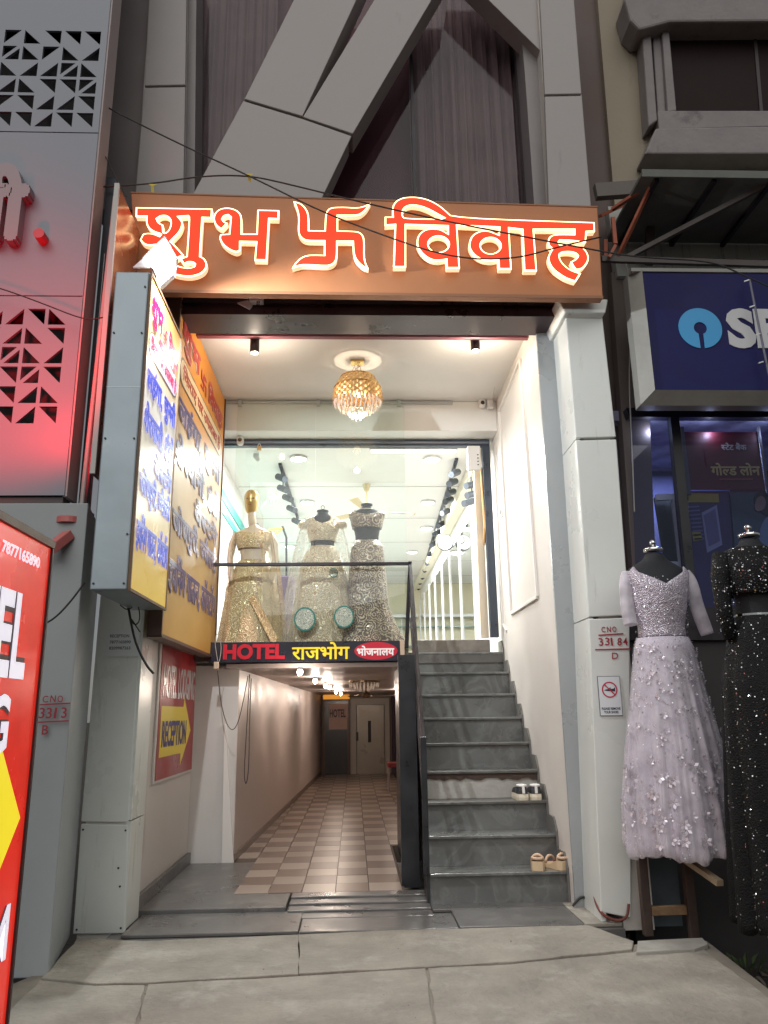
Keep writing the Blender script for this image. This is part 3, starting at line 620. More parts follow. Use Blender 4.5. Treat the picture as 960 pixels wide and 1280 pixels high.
# side board on the porch wall
BD = thing('porch_side_board', 'unlit glossy orange shop board with the same Devanagari text, fixed along the left porch wall', 'sign', (-1.27, 6.3, 1.75))
qa = P(230, 600, X=-1.26)
old_print = M('orange_yellow_print', (.66, .37, .10), .5, var=(.9, .2), coat=.08)
gradient_print(old_print, [(0, (.56, .31, .06)), (.3, (.52, .33, .13)), (.6, (.52, .34, .15)), (.75, (.68, .29, .045)), (1, (.70, .25, .025))], 2.45)
G().box(-1.33, -1.256, 5.16, 7.18, 1.76, CZ - .02).build('panel', old_print, BD)
for z in (1.76,): G().box(-1.34, -1.245, 5.15, 7.19, z - .02, z + .002).build('edge_frame', M('brown_frame', (.09, .05, .035), .4), BD)
for y in (5.148, 7.182): G().box(-1.34, -1.245, y - .012, y + .012, 1.75, CZ - .02).build('edge_frame', MATS['brown_frame'], BD)
shopboard(BD, -1.255, 5.22, 7.12, 1.80, CZ - .06, 0)

# reception sign on the left wall
RS = thing('reception_sign', 'red hotel lodging sign with a yellow reception arrow on the left porch wall', 'sign', (-1.4, 6, 1.2))
c4 = [P(x, y, X=-1.412) for x, y in ((202, 806), (254, 824), (248, 958), (193, 976))]
ra, rb = c4[0].y, min(7.13, (c4[1].y + c4[2].y) / 2); rz0, rz1 = (c4[3].z + c4[2].z) / 2 - .0, (c4[0].z + c4[1].z) / 2
G().box(-1.418, -1.406, ra - .05, rb + .03, rz0 - .02, rz1 + .03).build('backing', M('pale_border', (.62, .58, .54), .5), RS)
G().box(-1.405, -1.402, ra, rb, rz0, rz1).build('panel', M('sign_red', (.30, .012, .016), .35, var=(2, .1), coat=.1), RS)
RL = rb - ra; RH = rz1 - rz0
silver = M('silver_foil', (.85, .83, .83), .25, metal=.5)
text('lettering', 'HOTEL LODGING', silver, RS, (-1.4005, ra + .06 * RL, rz0 + .60 * RH), UY, UZ, .90 * RL, .26 * RH, .025, .002)
yel = M('sign_yellow', (.75, .58, .03), .4)
ap = [(.05, .10), (.62, .10), (.62, -.0), (.90, .28), (.66, .56), (.64, .48), (.05, .48)]
G().prism([(-1.401, ra + u * RL, rz0 + (.06 + v) * RH) for u, v in ap], (-.002, 0, 0)).build('arrow', yel, RS)
text('lettering', 'RECEPTION', M('print_navy', (.03, .02, .16), .4), RS, (-1.3995, ra + .09 * RL, rz0 + .23 * RH), UY, UZ, .66 * RL, .20 * RH, .03, .001)

# hotel fascia
HS = thing('hotel_fascia_sign', 'long black fascia with red HOTEL and yellow Devanagari lettering above the corridor', 'sign', (-.3, 6.98, 1.68))
hz0, hz1 = P(400, 827, Y=6.97).z, P(400, 801.5, Y=6.97).z; hx0, hx1 = P(262, 815, Y=6.97).x, P(500, 815, Y=6.97).x
G().box(hx0, hx1, 6.975, 7.01, hz0, hz1).build('board', M('fascia_black', (.018, .018, .03), .3, var=(3, .2)), HS, bevel=.003)
G().box(hx1 + .002, hx1 + .04, 6.97, 7.0, hz0, hz1).build('end_block', M('cream_block', (.62, .48, .36), .6), HS)
hh = hz1 - hz0
def hx(px): return P(px, 815, Y=6.97).x
text('lettering', 'HOTEL', M('lettering_red', (.55, .012, .03), .35, emit=.12), HS, (hx(279), 6.971, hz0 + .14 * hh), UX, UZ, hx(356) - hx(279), hh * .76, .045, .004)
text('lettering', 'राजभोग', M('lettering_yellow', (.9, .66, .03), .35, emit=.25), HS, (hx(365), 6.971, hz0 + .10 * hh), UX, UZ, hx(437) - hx(365), hh * .86, .018, .004)
cx, cz = hx(470), hz0 + .5 * hh
G().prism([(cx + (hx(497) - cx) * math.cos(t), 6.973, cz + .44 * hh * math.sin(t)) for t in np.linspace(0, 2 * PI, 33)[:-1]], (0, .002, 0)).build('oval', M('oval_red', (.55, .015, .04), .35, emit=.1), HS)
text('lettering', 'भोजनालय', M('lettering_white', (.85, .8, .8), .4, emit=.2), HS, (hx(446), 6.970, hz0 + .26 * hh), UX, UZ, hx(493) - hx(446), hh * .5, .035, .003)

# ================================================================== LIT LAMPS AND FITTINGS
def emis(name, col, s): return M(name, col, .5, emit=s, ecol=col)
lamp_white = emis('lamp_white', (.93, 1, .97), 9)
lamp_warm = emis('lamp_warm', (1, .72, .42), 9)
# shop ceiling lights
spots = [(373, 573), (540, 574), (384, 628), (535, 628), (362, 683), (533, 660), (408, 690), (515, 690)]
names = ['front left', 'front right', 'second on the left', 'second on the right', 'third on the left', 'third on the right', 'deepest on the left', 'deepest on the right']
for (x, y), nm in zip(spots, names):
    q = P(x, y, Z=3.94); 
    if q.y > 16: q = Vector((q.x * 15.6 / q.y, 15.6, 3.94))
    t = thing('ceiling_light', f'round white ceiling light in the shop, {nm} seen through the glass', 'ceiling light', q, 'round ceiling lights inside the shop')
    G().lathe([(.10, .012), (.10, -.008), (.085, -.012)], q, 20).build('rim', plastic_w, t)
    G().lathe([(.083, -.0125), (.06, -.02), (.02, -.024)], q, 20).build('diffuser', lamp_white, t, smooth=True)
    light('AREA', q - Vector((0, 0, .03)), 42, (1, 1, .97), .17, (0, 0, 0), parent=t)
q0, q1 = P(462, 563, Z=3.90), P(572, 563, Z=3.90)
t = thing('tube_light', 'long white tube light lying across the front of the shop ceiling', 'tube light', q0)
G().box(q0.x, q1.x, q0.y, q0.y + .04, 3.91, 3.95).build('holder', plastic_w, t); G().tube([(q0.x + .02, q0.y + .02, 3.895), (q1.x - .02, q0.y + .02, 3.895)], .014, 10).build('tube', emis('tube_glow', (.95, 1, 1), 6), t)
light('AREA', ((q0.x + q1.x) / 2, q0.y + .02, 3.87), 36, (1, 1, .98), .4, (0, 0, 0), parent=t)
# ceiling spotlights heads in two rows
sp_m = M('spot_head_charcoal', (.055, .065, .08), .4, metal=.2)
def spot_head(q, dirv, label, grp):
    t = thing('track_spotlight', label, 'spotlight', q, grp); d = Vector(dirv).normalized()
    G().tube([q, q - Vector((0, 0, .07))], .008, 8).build('stem', sp_m, t)
    c = q - Vector((0, 0, .09)); G().tube([c - d * .085, c + d * .085], .038, 14).build('head', sp_m, t)
    return t
ORD = ['nearest', 'second', 'third', 'fourth', 'fifth', 'sixth', 'seventh', 'eighth', 'ninth', 'tenth', 'eleventh', 'twelfth', 'thirteenth', 'last and deepest']
def row(pxs, side):
    pts = []
    for i, (x, y) in enumerate(pxs):
        q = P(x, y - 4, Z=3.93); pts.append(q)
        spot_head(q, (side * .6, -.75, -.45), f'charcoal track spotlight, {ORD[i]} from the front in the {"right" if side < 0 else "left"} ceiling row', f'charcoal spotlights in the {"right" if side < 0 else "left"} ceiling row')
    a, b = pts[0], pts[-1]; t = thing('lighting_track', f'dark ceiling track carrying the {"right" if side < 0 else "left"} row of spotlights', 'lighting track', a)
    G().bar(a + Vector((0, -.2, .01)), b + Vector((0, .2, .01)), .035, .025).build('track', sp_m, t)
rp_ = [(568, 582), (565, 594), (563, 607), (560, 617), (556, 632), (551, 648), (546, 659), (542, 673), (539, 685), (536, 697), (533, 706), (530, 715), (527, 722), (525, 729)]
row([(x, y + 4) for x, y in rp_], -1)
row([(352, 592), (354, 606), (360, 618), (365, 632), (371, 648)], 1)
# cluster by the door (reflection of the rail of spots, built as solid heads)
row_c = [(589, 606), (590, 618), (586, 628)]
for i, (x, y) in enumerate(row_c):
    q = P(x, y, X=1.30); spot_head(q + Vector((0, 0, .09)), (-.7, -.5, -.3), f'charcoal spotlight built for a reflection beside the door, {["top", "middle", "bottom"][i]} of three', 'reflected spotlights beside the shop door')
# wall clock
q = P(557, 679, X=1.28); t = thing('wall_clock', 'round white wall clock high on the right inside the shop', 'clock', q)
g = G(); g.tube([q, q + Vector((-.01, -.04, 0))], .115, 28); g.build('rim', plastic_b, t); g = G(); g.tube([q + Vector((-.01, -.041, 0)), q + Vector((-.011, -.046, 0))], .10, 28); g.build('dial', plastic_w, t)
g = G(); g.bar(q + Vector((-.012, -.05, 0)), q + Vector((-.012, -.05, .09)), .01); g.build('hand', plastic_b, t); g = G(); g.bar(q + Vector((-.012, -.05, 0)), q + Vector((.05, -.05, -.03)), .012); g.build('hand', plastic_b, t)
# ceiling fan in the shop
def fan(q, label, m, drop, L, ang, r0=.07):
    t = thing('ceiling_fan', label, 'ceiling fan', q)
    G().lathe([(.012, 0), (.05, -.0), (.03, -.07), (.012, -.09)][::-1], q, 16).build('canopy', m, t)
    G().tube([q, q - Vector((0, 0, drop))], .011, 8).build('rod', m, t)
    G().lathe([(.02, -.04), (r0, -.03), (r0 * 1.2, 0), (r0, .03), (.02, .05)], q - Vector((0, 0, drop)), 20).build('motor', m, t, smooth=True)
    for k in range(3):
        a = ang + 2 * PI * k / 3; d = Vector((math.cos(a), math.sin(a), 0)); n = Vector((-d.y, d.x, 0)); c = q - Vector((0, 0, drop + .01))
        pts = [c + d * .08 - n * .03, c + d * L - n * .06, c + d * (L + .02), c + d * L + n * .06 + Vector((0, 0, .015)), c + d * .08 + n * .03 + Vector((0, 0, .01))]
        G().prism(pts, (0, 0, .006)).build('blade', m, t)
fan(P(458, 606, Z=3.95), 'gold and white ceiling fan hanging in the middle of the shop', M('fan_gold', (.62, .48, .25), .3, metal=.7), .33, .6, .25)
# porch downlights
for (x, y), nm in (((319, 404), 'left'), ((593, 403), 'right')):
    q = P(x, y, Z=CZ - .02); t = thing('downlight', f'small dark cylindrical downlight, {nm} of the two under the porch ceiling', 'downlight', q, 'downlights under the porch ceiling')
    q = Vector((P(x, y + 8, Y=5.85).x, 5.85, CZ)); t.location = q; h = .02 if nm == 'right' else .05
    if h > .05: G().tube([q, q - Vector((0, 0, h))], .004, 6).build('cord', cable_m, t)
    G().lathe([(.036, -h - .12), (.038, -h - .115), (.038, -h + .0), (.034, -h + .004)], q, 22).build('shade', M('downlight_bronze', (.05, .045, .042), .35, metal=.5), t, smooth=False)
    G().lathe([(.028, -h - .1215), (.004, -h - .1225)], q, 18).build('bulb', lamp_warm, t)
    light('POINT', q - Vector((0, 0, h + .16)), 12, (1, .84, .66), .025, parent=t)
# chandelier: gold petals over hanging crystals
cq = P(447, 495, Y=6.35); ctop = Vector((cq.x, 6.35, CZ))
CH = thing('chandelier', 'round gold-petalled chandelier with crystal drops hanging from the porch ceiling', 'chandelier', ctop)
G().box(cq.x - .06, cq.x + .06, 6.31, 6.39, CZ - .022, CZ).build('ceiling_plate', brushed_gold, CH)
R0 = .205; zt = cq.z + .17
for dx in (-.035, .03, .0): G().tube(arc((cq.x + dx * .5, 6.35, CZ - .02), (cq.x + dx * 2, 6.35 + dx, zt), .01), .003, 5).build('chain', M('chain_metal', (.5, .42, .3), .3, metal=.9), CH)
G().tube([(cq.x + .02 * math.sin(i * 1.4), 6.35 + .015 * math.cos(i), CZ - .03 - i * (CZ - zt - .03) / 8) for i in range(9)], .004, 5).build('lamp_cord', MATS['chain_metal'], CH)
g = G()
for z, r in ((zt, .15), (zt - .10, .205), (zt - .2, .20)):
    g.tube([(cq.x + r * math.cos(a), 6.35 + r * math.sin(a), z) for a in np.linspace(0, 2 * PI, 33)], .005, 6)
g.build('ring', brushed_gold, CH)
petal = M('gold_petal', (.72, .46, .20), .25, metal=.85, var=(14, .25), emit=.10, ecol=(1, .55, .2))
pm = None
for k in range(8):
    zz = zt - .005 - k * .026; r = .205 * math.sin(min(1, (.50 + k * .085)) * PI / 2 * 1.0) ; n = 22
    for i in range(n):
        a = 2 * PI * (i + .5 * (k % 2)) / n
        if math.sin(a) > .55 and k > 5: continue
        wv = .031; d = Vector((math.cos(a), math.sin(a), 0)); tt = Vector((-d.y, d.x, 0))
        if pm is None:
            pts = [Vector((wv * u, .008 * (1 - abs(u)) , v)) for u, v in ((-.9, .0), (-1, -.02), (-.55, -.036), (0, -.044), (.55, -.036), (1, -.02), (.9, 0), (0, .004))]
            me = bpy.data.meshes.new('petal'); c0 = Vector((0, .004, -.02))
            me.from_pydata([tuple(p) for p in pts] + [(0, .014, -.018)], [], [(i2, (i2 + 1) % 8, 8) for i2 in range(8)]); me.materials.append(petal); pm = me
        o = bpy.data.objects.new('petal', pm); COL.objects.link(o); o.parent = CH
        o.location = Vector((cq.x, 6.35, zz)) + d * r - Vector(CH.location); o.rotation_euler = (R_(8), 0, a - PI / 2)
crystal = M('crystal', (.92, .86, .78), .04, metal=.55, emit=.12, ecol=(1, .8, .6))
cm = G().lathe([(.001, 0), (.009, -.012), (.011, -.03), (.001, -.075)], CH.location, 5).build('crystal_drop', crystal, CH); cmx = cm.data; first = True
for ring, (r, z0, n) in enumerate(((.20, zt - .20, 30), (.165, zt - .225, 26), (.125, zt - .255, 20), (.08, zt - .285, 14), (.035, zt - .31, 7))):
    for i in range(n):
        a = 2 * PI * (i + .3 * ring) / n; o = cm if first else cm.copy()
        if not first: COL.objects.link(o)
        first = False; o.location = Vector((cq.x + r * math.cos(a), 6.35 + r * math.sin(a), z0 + random.uniform(-.008, .008))) - Vector(CH.location); o.rotation_euler = (0, 0, a)
light('POINT', (cq.x, 6.35, zt - .36), 14, (1, .80, .58), .03, parent=CH)
G().lathe([(.02, 0), (.045, .03), (.03, .07), (.006, .09)], (cq.x, 6.35, zt - .18), 12).build('bulb', emis('chand_bulb', (1, .66, .33), 3), CH, smooth=True)
# security cameras
def cctv(name_label, q, s=1.0, tilt=0):
    t = thing('security_camera', name_label, 'camera', q)
    G().box(q.x - .035 * s, q.x + .035 * s, q.y, q.y + .03, q.z + .055 * s, q.z + .10 * s).build('mount', plastic_w, t, bevel=.004)
    G().tube([q + Vector((0, .015, .056 * s)), q + Vector((0, -.02, .03 * s))], .012 * s, 10).build('arm', plastic_w, t)
    G().lathe([(.004, .045 * s), (.03 * s, .04 * s), (.036 * s, .01 * s), (.036 * s, -.03 * s), (.028 * s, -.052 * s), (.004, -.056 * s)], q + Vector((0, -.03, 0)), 20).build('body', plastic_w, t, smooth=True)
    c = q + Vector((0, -.03 - .033 * s, -.012 * s)); G().tube([c, c - Vector((0, .006, 0))], .02 * s, 16).build('lens', M('lens_black', (.01, .01, .012), .08, coat=1), t)
cctv('white dome camera on the right end of the white header', P(602, 505, Y=7.25)); cctv('white dome camera at the left end of the shop window frame', P(301, 551, Y=7.46))
q = P(321, 377, Y=5.17); t = thing('security_camera', 'grey box camera fixed to the shutter housing below the signboard', 'camera', q)
G().box(q.x - .05, q.x + .05, q.y - .05, q.y + .02, q.z - .02, q.z + .045).build('body', M('grey_plastic', (.42, .42, .43), .5), t, bevel=.006)
G().prism([q + Vector((-.14, -.02, -.02)), q + Vector((-.05, -.02, -.07)), q + Vector((-.03, -.02, -.04)), q + Vector((-.06, -.02, .0))], (0, .02, 0)).build('sunshade', MATS['grey_plastic'], t)
for k in range(4): G().box(q.x + .005 + .014 * (k % 2), q.x + .014 + .014 * (k % 2), q.y - .051, q.y - .045, q.z - .055 + .018 * (k // 2), q.z - .044 + .018 * (k // 2)).build('led', plastic_b, t)
# junction box, electronic unit and padlock at the door
def boxthing(name, label, cat, x0, x1, y0, y1, z0, z1, m, bevel=.004, part='case'):
    t = thing(name, label, cat, ((x0 + x1) / 2, (y0 + y1) / 2, z0)); G().box(x0, x1, y0, y1, z0, z1).build(part, m, t, bevel=bevel); return t
a, b = P(584, 558, Y=7.40), P(601, 587, Y=7.40)
t = boxthing('door_unit', 'white perforated box unit hanging by its hook from the black door frame', 'electrical box', a.x, b.x, 7.38, 7.46, b.z, a.z, plastic_w)
for k in range(4): G().box(b.x - .035, b.x - .02, 7.376, 7.3795, b.z + .04 + k * .035, b.z + .05 + k * .035).build('slot', plastic_b, t)
G().tube([((a.x + b.x) / 2 + .025 * math.cos(s), 7.42, a.z + .03 * math.sin(s)) for s in np.linspace(0, PI, 9)], .005, 6).build('hook', dark_steel, t)
a, b = P(609, 499, Y=7.2), P(617, 510, Y=7.2); boxthing('junction_box', 'small white junction box beside the camera at the header end', 'electrical box', a.x, a.x + .06, 7.20, 7.25, b.z, a.z, plastic_w)
q = P(324, 560, Y=7.45); t = thing('padlock', 'small brass padlock hanging from the top of the window frame', 'padlock', q)
G().box(q.x - .022, q.x + .022, 7.44, 7.46, q.z - .025, q.z + .02).build('body', M('brass', (.55, .33, .15), .35, metal=.7), t, bevel=.003)
G().tube([(q.x + .014 * math.cos(s), 7.45, q.z + .02 + .025 * math.sin(s)) for s in np.linspace(0, PI, 9)], .003, 6).build('shackle', plastic_w, t)
for (x, y), nm in (((320, 572), 'left'),):
    q = P(x, y, Y=7.9); t = thing('security_camera', 'small pale bullet camera inside the shop window at top left', 'camera', q); G().tube([q, q + Vector((.03, -.09, -.05))], .022, 12).build('body', plastic_w, t); G().box(q.x - .03, q.x + .03, q.y, q.y + .02, q.z, q.z + .05).build('mount', plastic_w, t)
# gold framed strip and cream handle of the open door, clothes stand inside
G().tube([P(601, 585, X=1.31), P(606, 660, X=1.31), P(604, 700, X=1.31)], .012, 8).build('door_handle', M('wood_handle', (.72, .45, .2), .4), SB)
t = thing('clothes_stand', 'dark slim clothes stand with a yellow hanger beside the gold mannequin', 'clothes stand', P(361, 760, Y=8.3))
G().tube([P(353, 658, Y=8.3), P(358, 672, Y=8.3), P(358, 790, Y=8.3)], .012, 8).build('pole', plastic_b, t); G().bar(P(336, 662, Y=8.3), P(353, 661, Y=8.3), .02).build('hanger', M('hanger_yellow', (.75, .5, .08), .5), t); G().bar(P(351, 663, Y=8.3), P(338, 672, Y=8.3), .014).build('hanger_arm', MATS['hanger_yellow'], t)
t = thing('display_plinth', 'purple cloth covered plinth between the two left mannequins', 'plinth', P(355, 790, Y=8.2)); a, b = P(346, 720, Y=8.2), P(366, 800, Y=8.2); G().box(a.x, b.x, 8.2, 8.5, 1.80, a.z).build('cover', M('plum_cloth', (.10, .06, .13), .8, bump=(40, .3)), t, bevel=.01)

# ================================================================== MANNEQUINS AND DRESSES
def foldfn(n, amp, ph=0, zt=None, zb=None, amp2=.3, nn=3):
    def f(a, i, z):
        k = 1 if zt is None else min(1, max(0, (zt - z) / (zt - zb)))
        return 1 + k * amp * (math.sin(n * a + ph + 1.2 * math.sin(2 * a + ph)) + amp2 * math.sin(n * 2.3 * a + ph * 2)) + .3 * amp * k * math.sin(nn * a + ph)
    return f
def prof(pts, n=26):
    zs = [p[0] for p in pts]; out = []
    for z in np.linspace(zs[0], zs[-1], n):
        k = np.interp(z, zs[::-1], [p[1] for p in pts][::-1]) if zs[0] > zs[-1] else np.interp(z, zs, [p[1] for p in pts])
        kk = np.interp(z, zs[::-1], [p[2] for p in pts][::-1]) if zs[0] > zs[-1] else np.interp(z, zs, [p[2] for p in pts])
        out.append((k, z, kk))
    return out[::-1] if zs[0] > zs[-1] else out
def torso(t, c, zn, s, m, neck=.055, cap=True, shoulder=.185, sz=None):
    """dressmaker's bust: hips to neck, z measured down from the neck top zn"""
    L = [(-.62, .145, .11), (-.52, .155, .115), (-.40, .118, .09), (-.33, .115, .088), (-.22, .142, .115), (-.16, .150, .12), (-.10, shoulder * .93, .085), (-.075, shoulder * .86, .070), (-.05, .10, .062), (-.035, neck * 1.05, neck), (0, neck, neck * .95)]
    L = [(a * (sz or s), b * s, d * s) for a, b, d in L]
    g = G(); g.lathe([(b, zn + a, d) for a, b, d in L], (c[0], c[1], 0), 28)
    o = g.build('torso', m, t, smooth=True, sub=1); return o
def tprof(s, sz, neck=.055, shoulder=.185):
    L = [(-.62, .145, .11), (-.52, .155, .115), (-.40, .118, .09), (-.33, .115, .088), (-.22, .142, .115), (-.16, .150, .12), (-.10, shoulder * .93, .085), (-.075, shoulder * .86, .070), (-.05, .10, .062), (-.035, neck * 1.05, neck), (0, neck, neck * .95)]
    return [(a * sz, b * s, d * s) for a, b, d in L]
def fitted(t, name, c, zn, prf, top, zbot, m, ease=1.07, n=96, rings=22):
    """bodice that follows the bust, its neckline cut by top(d), d = angle from the front"""
    Z = [p[0] for p in prf]; RX = [p[1] for p in prf]; RY = [p[2] for p in prf]; vs = []; fs = []
    for k in range(n):
        a = 2 * PI * k / n; d = abs((a + PI / 2 + PI) % (2 * PI) - PI); zt = top(d)
        for i in range(rings):
            z = zbot + (zt - zbot) * i / (rings - 1); e = ease if z < -.2 else ease + .02
            vs.append((c[0] + (np.interp(z, Z, RX) * e) * math.cos(a), c[1] + (np.interp(z, Z, RY) * e + .004) * math.sin(a), zn + z))
    for k in range(n):
        for i in range(rings - 1): fs.append((k * rings + i, ((k + 1) % n) * rings + i, ((k + 1) % n) * rings + i + 1, k * rings + i + 1))
    o = G().add(vs, fs).build(name, m, t, smooth=True); q = o.modifiers.new('thickness', 'SOLIDIFY'); q.thickness = .006; q.offset = 1; return o
def garment(t, name, c, pts, m, n=72, rings=26, fn=None, smooth=True, solid=True, hem=0):
    g = G(); g.lathe(prof(pts, rings), (c[0], c[1], 0), n, fn, cap=False)
    if hem:
        z0 = min(p[0] for p in pts); L0 = .30; q = []
        for x, y, z in g.v:
            a = math.atan2(y - c[1], x - c[0]); k = max(0, 1 - (z - z0) / L0); q.append((x, y, z + hem * k * (math.sin(5 * a + 1) + .6 * math.sin(13 * a) + .4 * math.sin(29 * a + 2))))
        g.v = q
    o = g.build(name, m, t, smooth=smooth)
    if solid: s = o.modifiers.new('thickness', 'SOLIDIFY'); s.thickness = .004; s.offset = 1
    return o
def sequins(t, name, c, pts, fn, m, count, r=.0035, seed=1, wt=None):
    """little metallic discs sewn on at slightly different tilts"""
    rg = np.random.default_rng(seed); zs = [p[0] for p in pts]; za, zb = max(zs), min(zs); g = G(); order = sorted(pts)
    Z = [p[0] for p in order]; RX = [p[1] for p in order]; RY = [p[2] for p in order]
    for _ in range(count):
        z = zb + (za - zb) * rg.random(); a = -rg.random() * PI * 1.1 + .05 * PI
        if wt and rg.random() > wt(a, (z - zb) / (za - zb)): continue
        q = fn(a, 0, z) if fn else 1
        p = Vector((c[0] + (np.interp(z, Z, RX) * q + .006) * math.cos(a), c[1] + (np.interp(z, Z, RY) * q + .006) * math.sin(a), z))
        n = (Vector((math.cos(a), math.sin(a), 0)) + Vector(tuple(rg.normal(0, .42, 3)))).normalized()
        u = n.cross(Vector((0, 0, 1))).normalized(); v = n.cross(u); rr = r * rg.uniform(.6, 1.35)
        g.add([p + (u * math.cos(k) + v * math.sin(k)) * rr for k in (0, 1.26, 2.51, 3.77, 5.03)], [(0, 1, 2, 3, 4)])
    return g.build(name, m, t, kind='stuff')
def flowers(t, name, c, pts, fn, m, count, size, seed, z_lo=0, z_hi=1):
    rg = np.random.default_rng(seed); order = sorted(pts); Z = [p[0] for p in order]; RX = [p[1] for p in order]; RY = [p[2] for p in order]; zb, za = Z[0], Z[-1]; g = G()
    for _ in range(count):
        z = zb + (za - zb) * rg.uniform(z_lo, z_hi); a = -rg.random() * PI; q = fn(a, 0, z) if fn else 1
        n = Vector((math.cos(a), math.sin(a), .0)); u = n.cross(Vector((0, 0, 1))); v = Vector((0, 0, 1))
        p = Vector((c[0] + (np.interp(z, Z, RX) * q + .009) * math.cos(a), c[1] + (np.interp(z, Z, RY) * q + .009) * math.sin(a), z)); s = size * rg.uniform(.6, 1.4); a0 = rg.random() * 6
        for k in range(6):
            b = a0 + k * PI / 3; e = u * math.cos(b) + v * math.sin(b); f = u * math.cos(b + PI / 2) + v * math.sin(b + PI / 2); tl = n * .004 * rg.uniform(0, 2)
            g.add([p + e * s * .12, p + e * s * .6 + f * s * .28 + tl, p + e * s * 1.0 + tl, p + e * s * .6 - f * s * .28], [(0, 1, 2, 3)])
    return g.build(name, m, t, kind='stuff')
PZ = 1.80
# left: gold full-body mannequin
gx, gy = P(316, 700, Y=7.32).x, 7.32
GM = thing('mannequin', 'gold-faced mannequin on the far left of the shop window in a gold lehenga', 'mannequin', (gx, gy, PZ), 'mannequins in the shop window')
skin_m = M('mannequin_skin', (.78, .62, .48), .45); goldf = M('mannequin_gold_face', (.66, .43, .16), .32, metal=.4)
zn = P(316, 655, Y=7.32).z
torso(GM, (gx, gy), zn, .98, skin_m, .042, shoulder=.175)
hz = P(310, 627, Y=7.32).z
g = G(); g.lathe([(.006, -.135), (.034, -.125), (.056, -.09), (.068, -.035, .080), (.073, .02, .088), (.069, .065, .085), (.049, .105, .062), (.004, .12)], (gx - .03, gy, hz), 24); head = g.build('head', goldf, GM, smooth=True, sub=1)
g = G(); g.tube([(gx - .01, gy, zn - .05), (gx - .025, gy, hz - .10)], .038, 14); g.build('neck', skin_m, GM, smooth=True)
hf = Vector((gx - .03, gy - .096, hz)); G().add([hf + Vector(p) for p in ((0, .004, .035), (-.016, .008, -.022), (.016, .008, -.022), (0, -.020, -.022), (0, .004, -.03))], [(0, 1, 3), (0, 3, 2), (1, 4, 3), (3, 4, 2)]).build('nose', goldf, head)
for sx in (-1, 1): G().lathe([(.003, -.008), (.014, 0, .006), (.003, .007)], hf + Vector((sx * .03, .010, .012)), 10).build('eye', M('eye_shade', (.25, .14, .06), .4), head, smooth=True)
G().lathe([(.003, -.007), (.020, 0, .010), (.003, .006)], hf + Vector((0, .012, -.048)), 10).build('mouth', M('mouth_shade', (.45, .18, .10), .35), head, smooth=True)
for sx in (-1, 1):
    G().tube([(gx + sx * .155, gy, zn - .095), (gx + sx * .20, gy + .01, zn - .2), (gx + sx * .215, gy - .01, zn - .34), (gx + sx * .19, gy - .06, zn - .52), (gx + sx * .175, gy - .09, zn - .60)], .03, 12, [.040, .038, .031, .026, .018]).build('arm', skin_m, GM, smooth=True)
gold_e = embroidery('gold_embroidery', (.62, .42, .22), (.92, .74, .48), 46, density=.55, bump=.9)
zc, zw = P(316, 664, Y=7.1).z, P(316, 683, Y=7.1).z
fitted(GM, 'blouse', (gx, gy), zn, tprof(.98, .98, .042, .175), lambda d: np.interp(d, [0, .4, .9, 1.3, 3.2], [-.115, -.10, -.09, -.10, -.10]), -.255, gold_e)
zb, fn = PZ + .01, foldfn(11, .035, .4, zn - .36, PZ)
gp = [(zn - .365, .125, .10), (zn - .44, .165, .13), (zn - .60, .225, .165), (PZ + .3, .275, .20), (PZ + .01, .315, .22)]
garment(GM, 'skirt', (gx, gy), gp, gold_e, 110, 30, fn)
sequins(GM, 'beadwork', (gx, gy), gp, fn, M('gold_bead', (.9, .72, .42), .3, metal=.6), 2600, .004, 3)
# crossed scarf end
G().prism([(gx + .0, gy - .235, PZ + .47), (gx + .06, gy - .24, PZ + .50), (gx + .27, gy - .20, PZ + .12), (gx + .25, gy - .22, PZ + .0)], (0, .012, 0)).build('scarf', embroidery('scarf_gold', (.42, .28, .13), (.8, .6, .34), 50), GM, bevel=.004)
net_g = net_mat('gold_net', (.66, .47, .26), .40)
g = G(); g.lathe(prof([(zn - .08, .185, .11), (zn - .3, .225, .16), (zn - .55, .26, .19), (PZ + .05, .33, .24)], 18), (gx, gy, 0), 60, foldfn(13, .05, 1), cap=False, a0=-.35 * PI, a1=.35 * PI); g.build('veil', net_g, GM, smooth=True)
g = G(); g.lathe(prof([(zn - .08, .185, .11), (zn - .3, .215, .16), (PZ + .3, .25, .22), (PZ + .05, .29, .24)], 18), (gx, gy, 0), 40, foldfn(13, .05, 2), cap=False, a0=.75 * PI, a1=1.2 * PI); g.build('veil', net_g, GM, smooth=True)
# middle: cream lehenga with veil and green medallions
def bust_form(t, c, zn, m, s=.95, ring=True):
    torso(t, c, zn, s, m)
    g = G(); g.lathe([(.057, zn), (.057, zn + .012), (.02, zn + .022), (.008, zn + .03)], (c[0], c[1], 0), 20); g.build('neck_cap', m, t)
    if ring: G().tube([(c[0] + .017 * math.cos(s2), c[1], zn + .045 + .02 * math.sin(s2)) for s2 in np.linspace(0, 2 * PI, 15)], .003, 6).build('hanging_ring', dark_steel, t)
mx_, my_ = P(403, 700, Y=7.36).x, 7.36; zn = P(403, 640, Y=7.36).z
MM = thing('mannequin', 'headless black bust with an off-white lehenga, net veil and round green medallions', 'mannequin', (mx_, my_, PZ), 'mannequins in the shop window')
bust_form(MM, (mx_, my_), zn, black_cloth)
cream_e = embroidery('cream_embroidery', (.50, .35, .22), (.88, .76, .58), 46, density=.5, bump=1)
fitted(MM, 'blouse', (mx_, my_), zn, tprof(.95, .95), lambda d: np.interp(d, [0, .35, .55, .8, 1.1, 1.4, 3.2], [-.145, -.12, -.06, -.055, -.085, -.125, -.12]), -.30, cream_e)
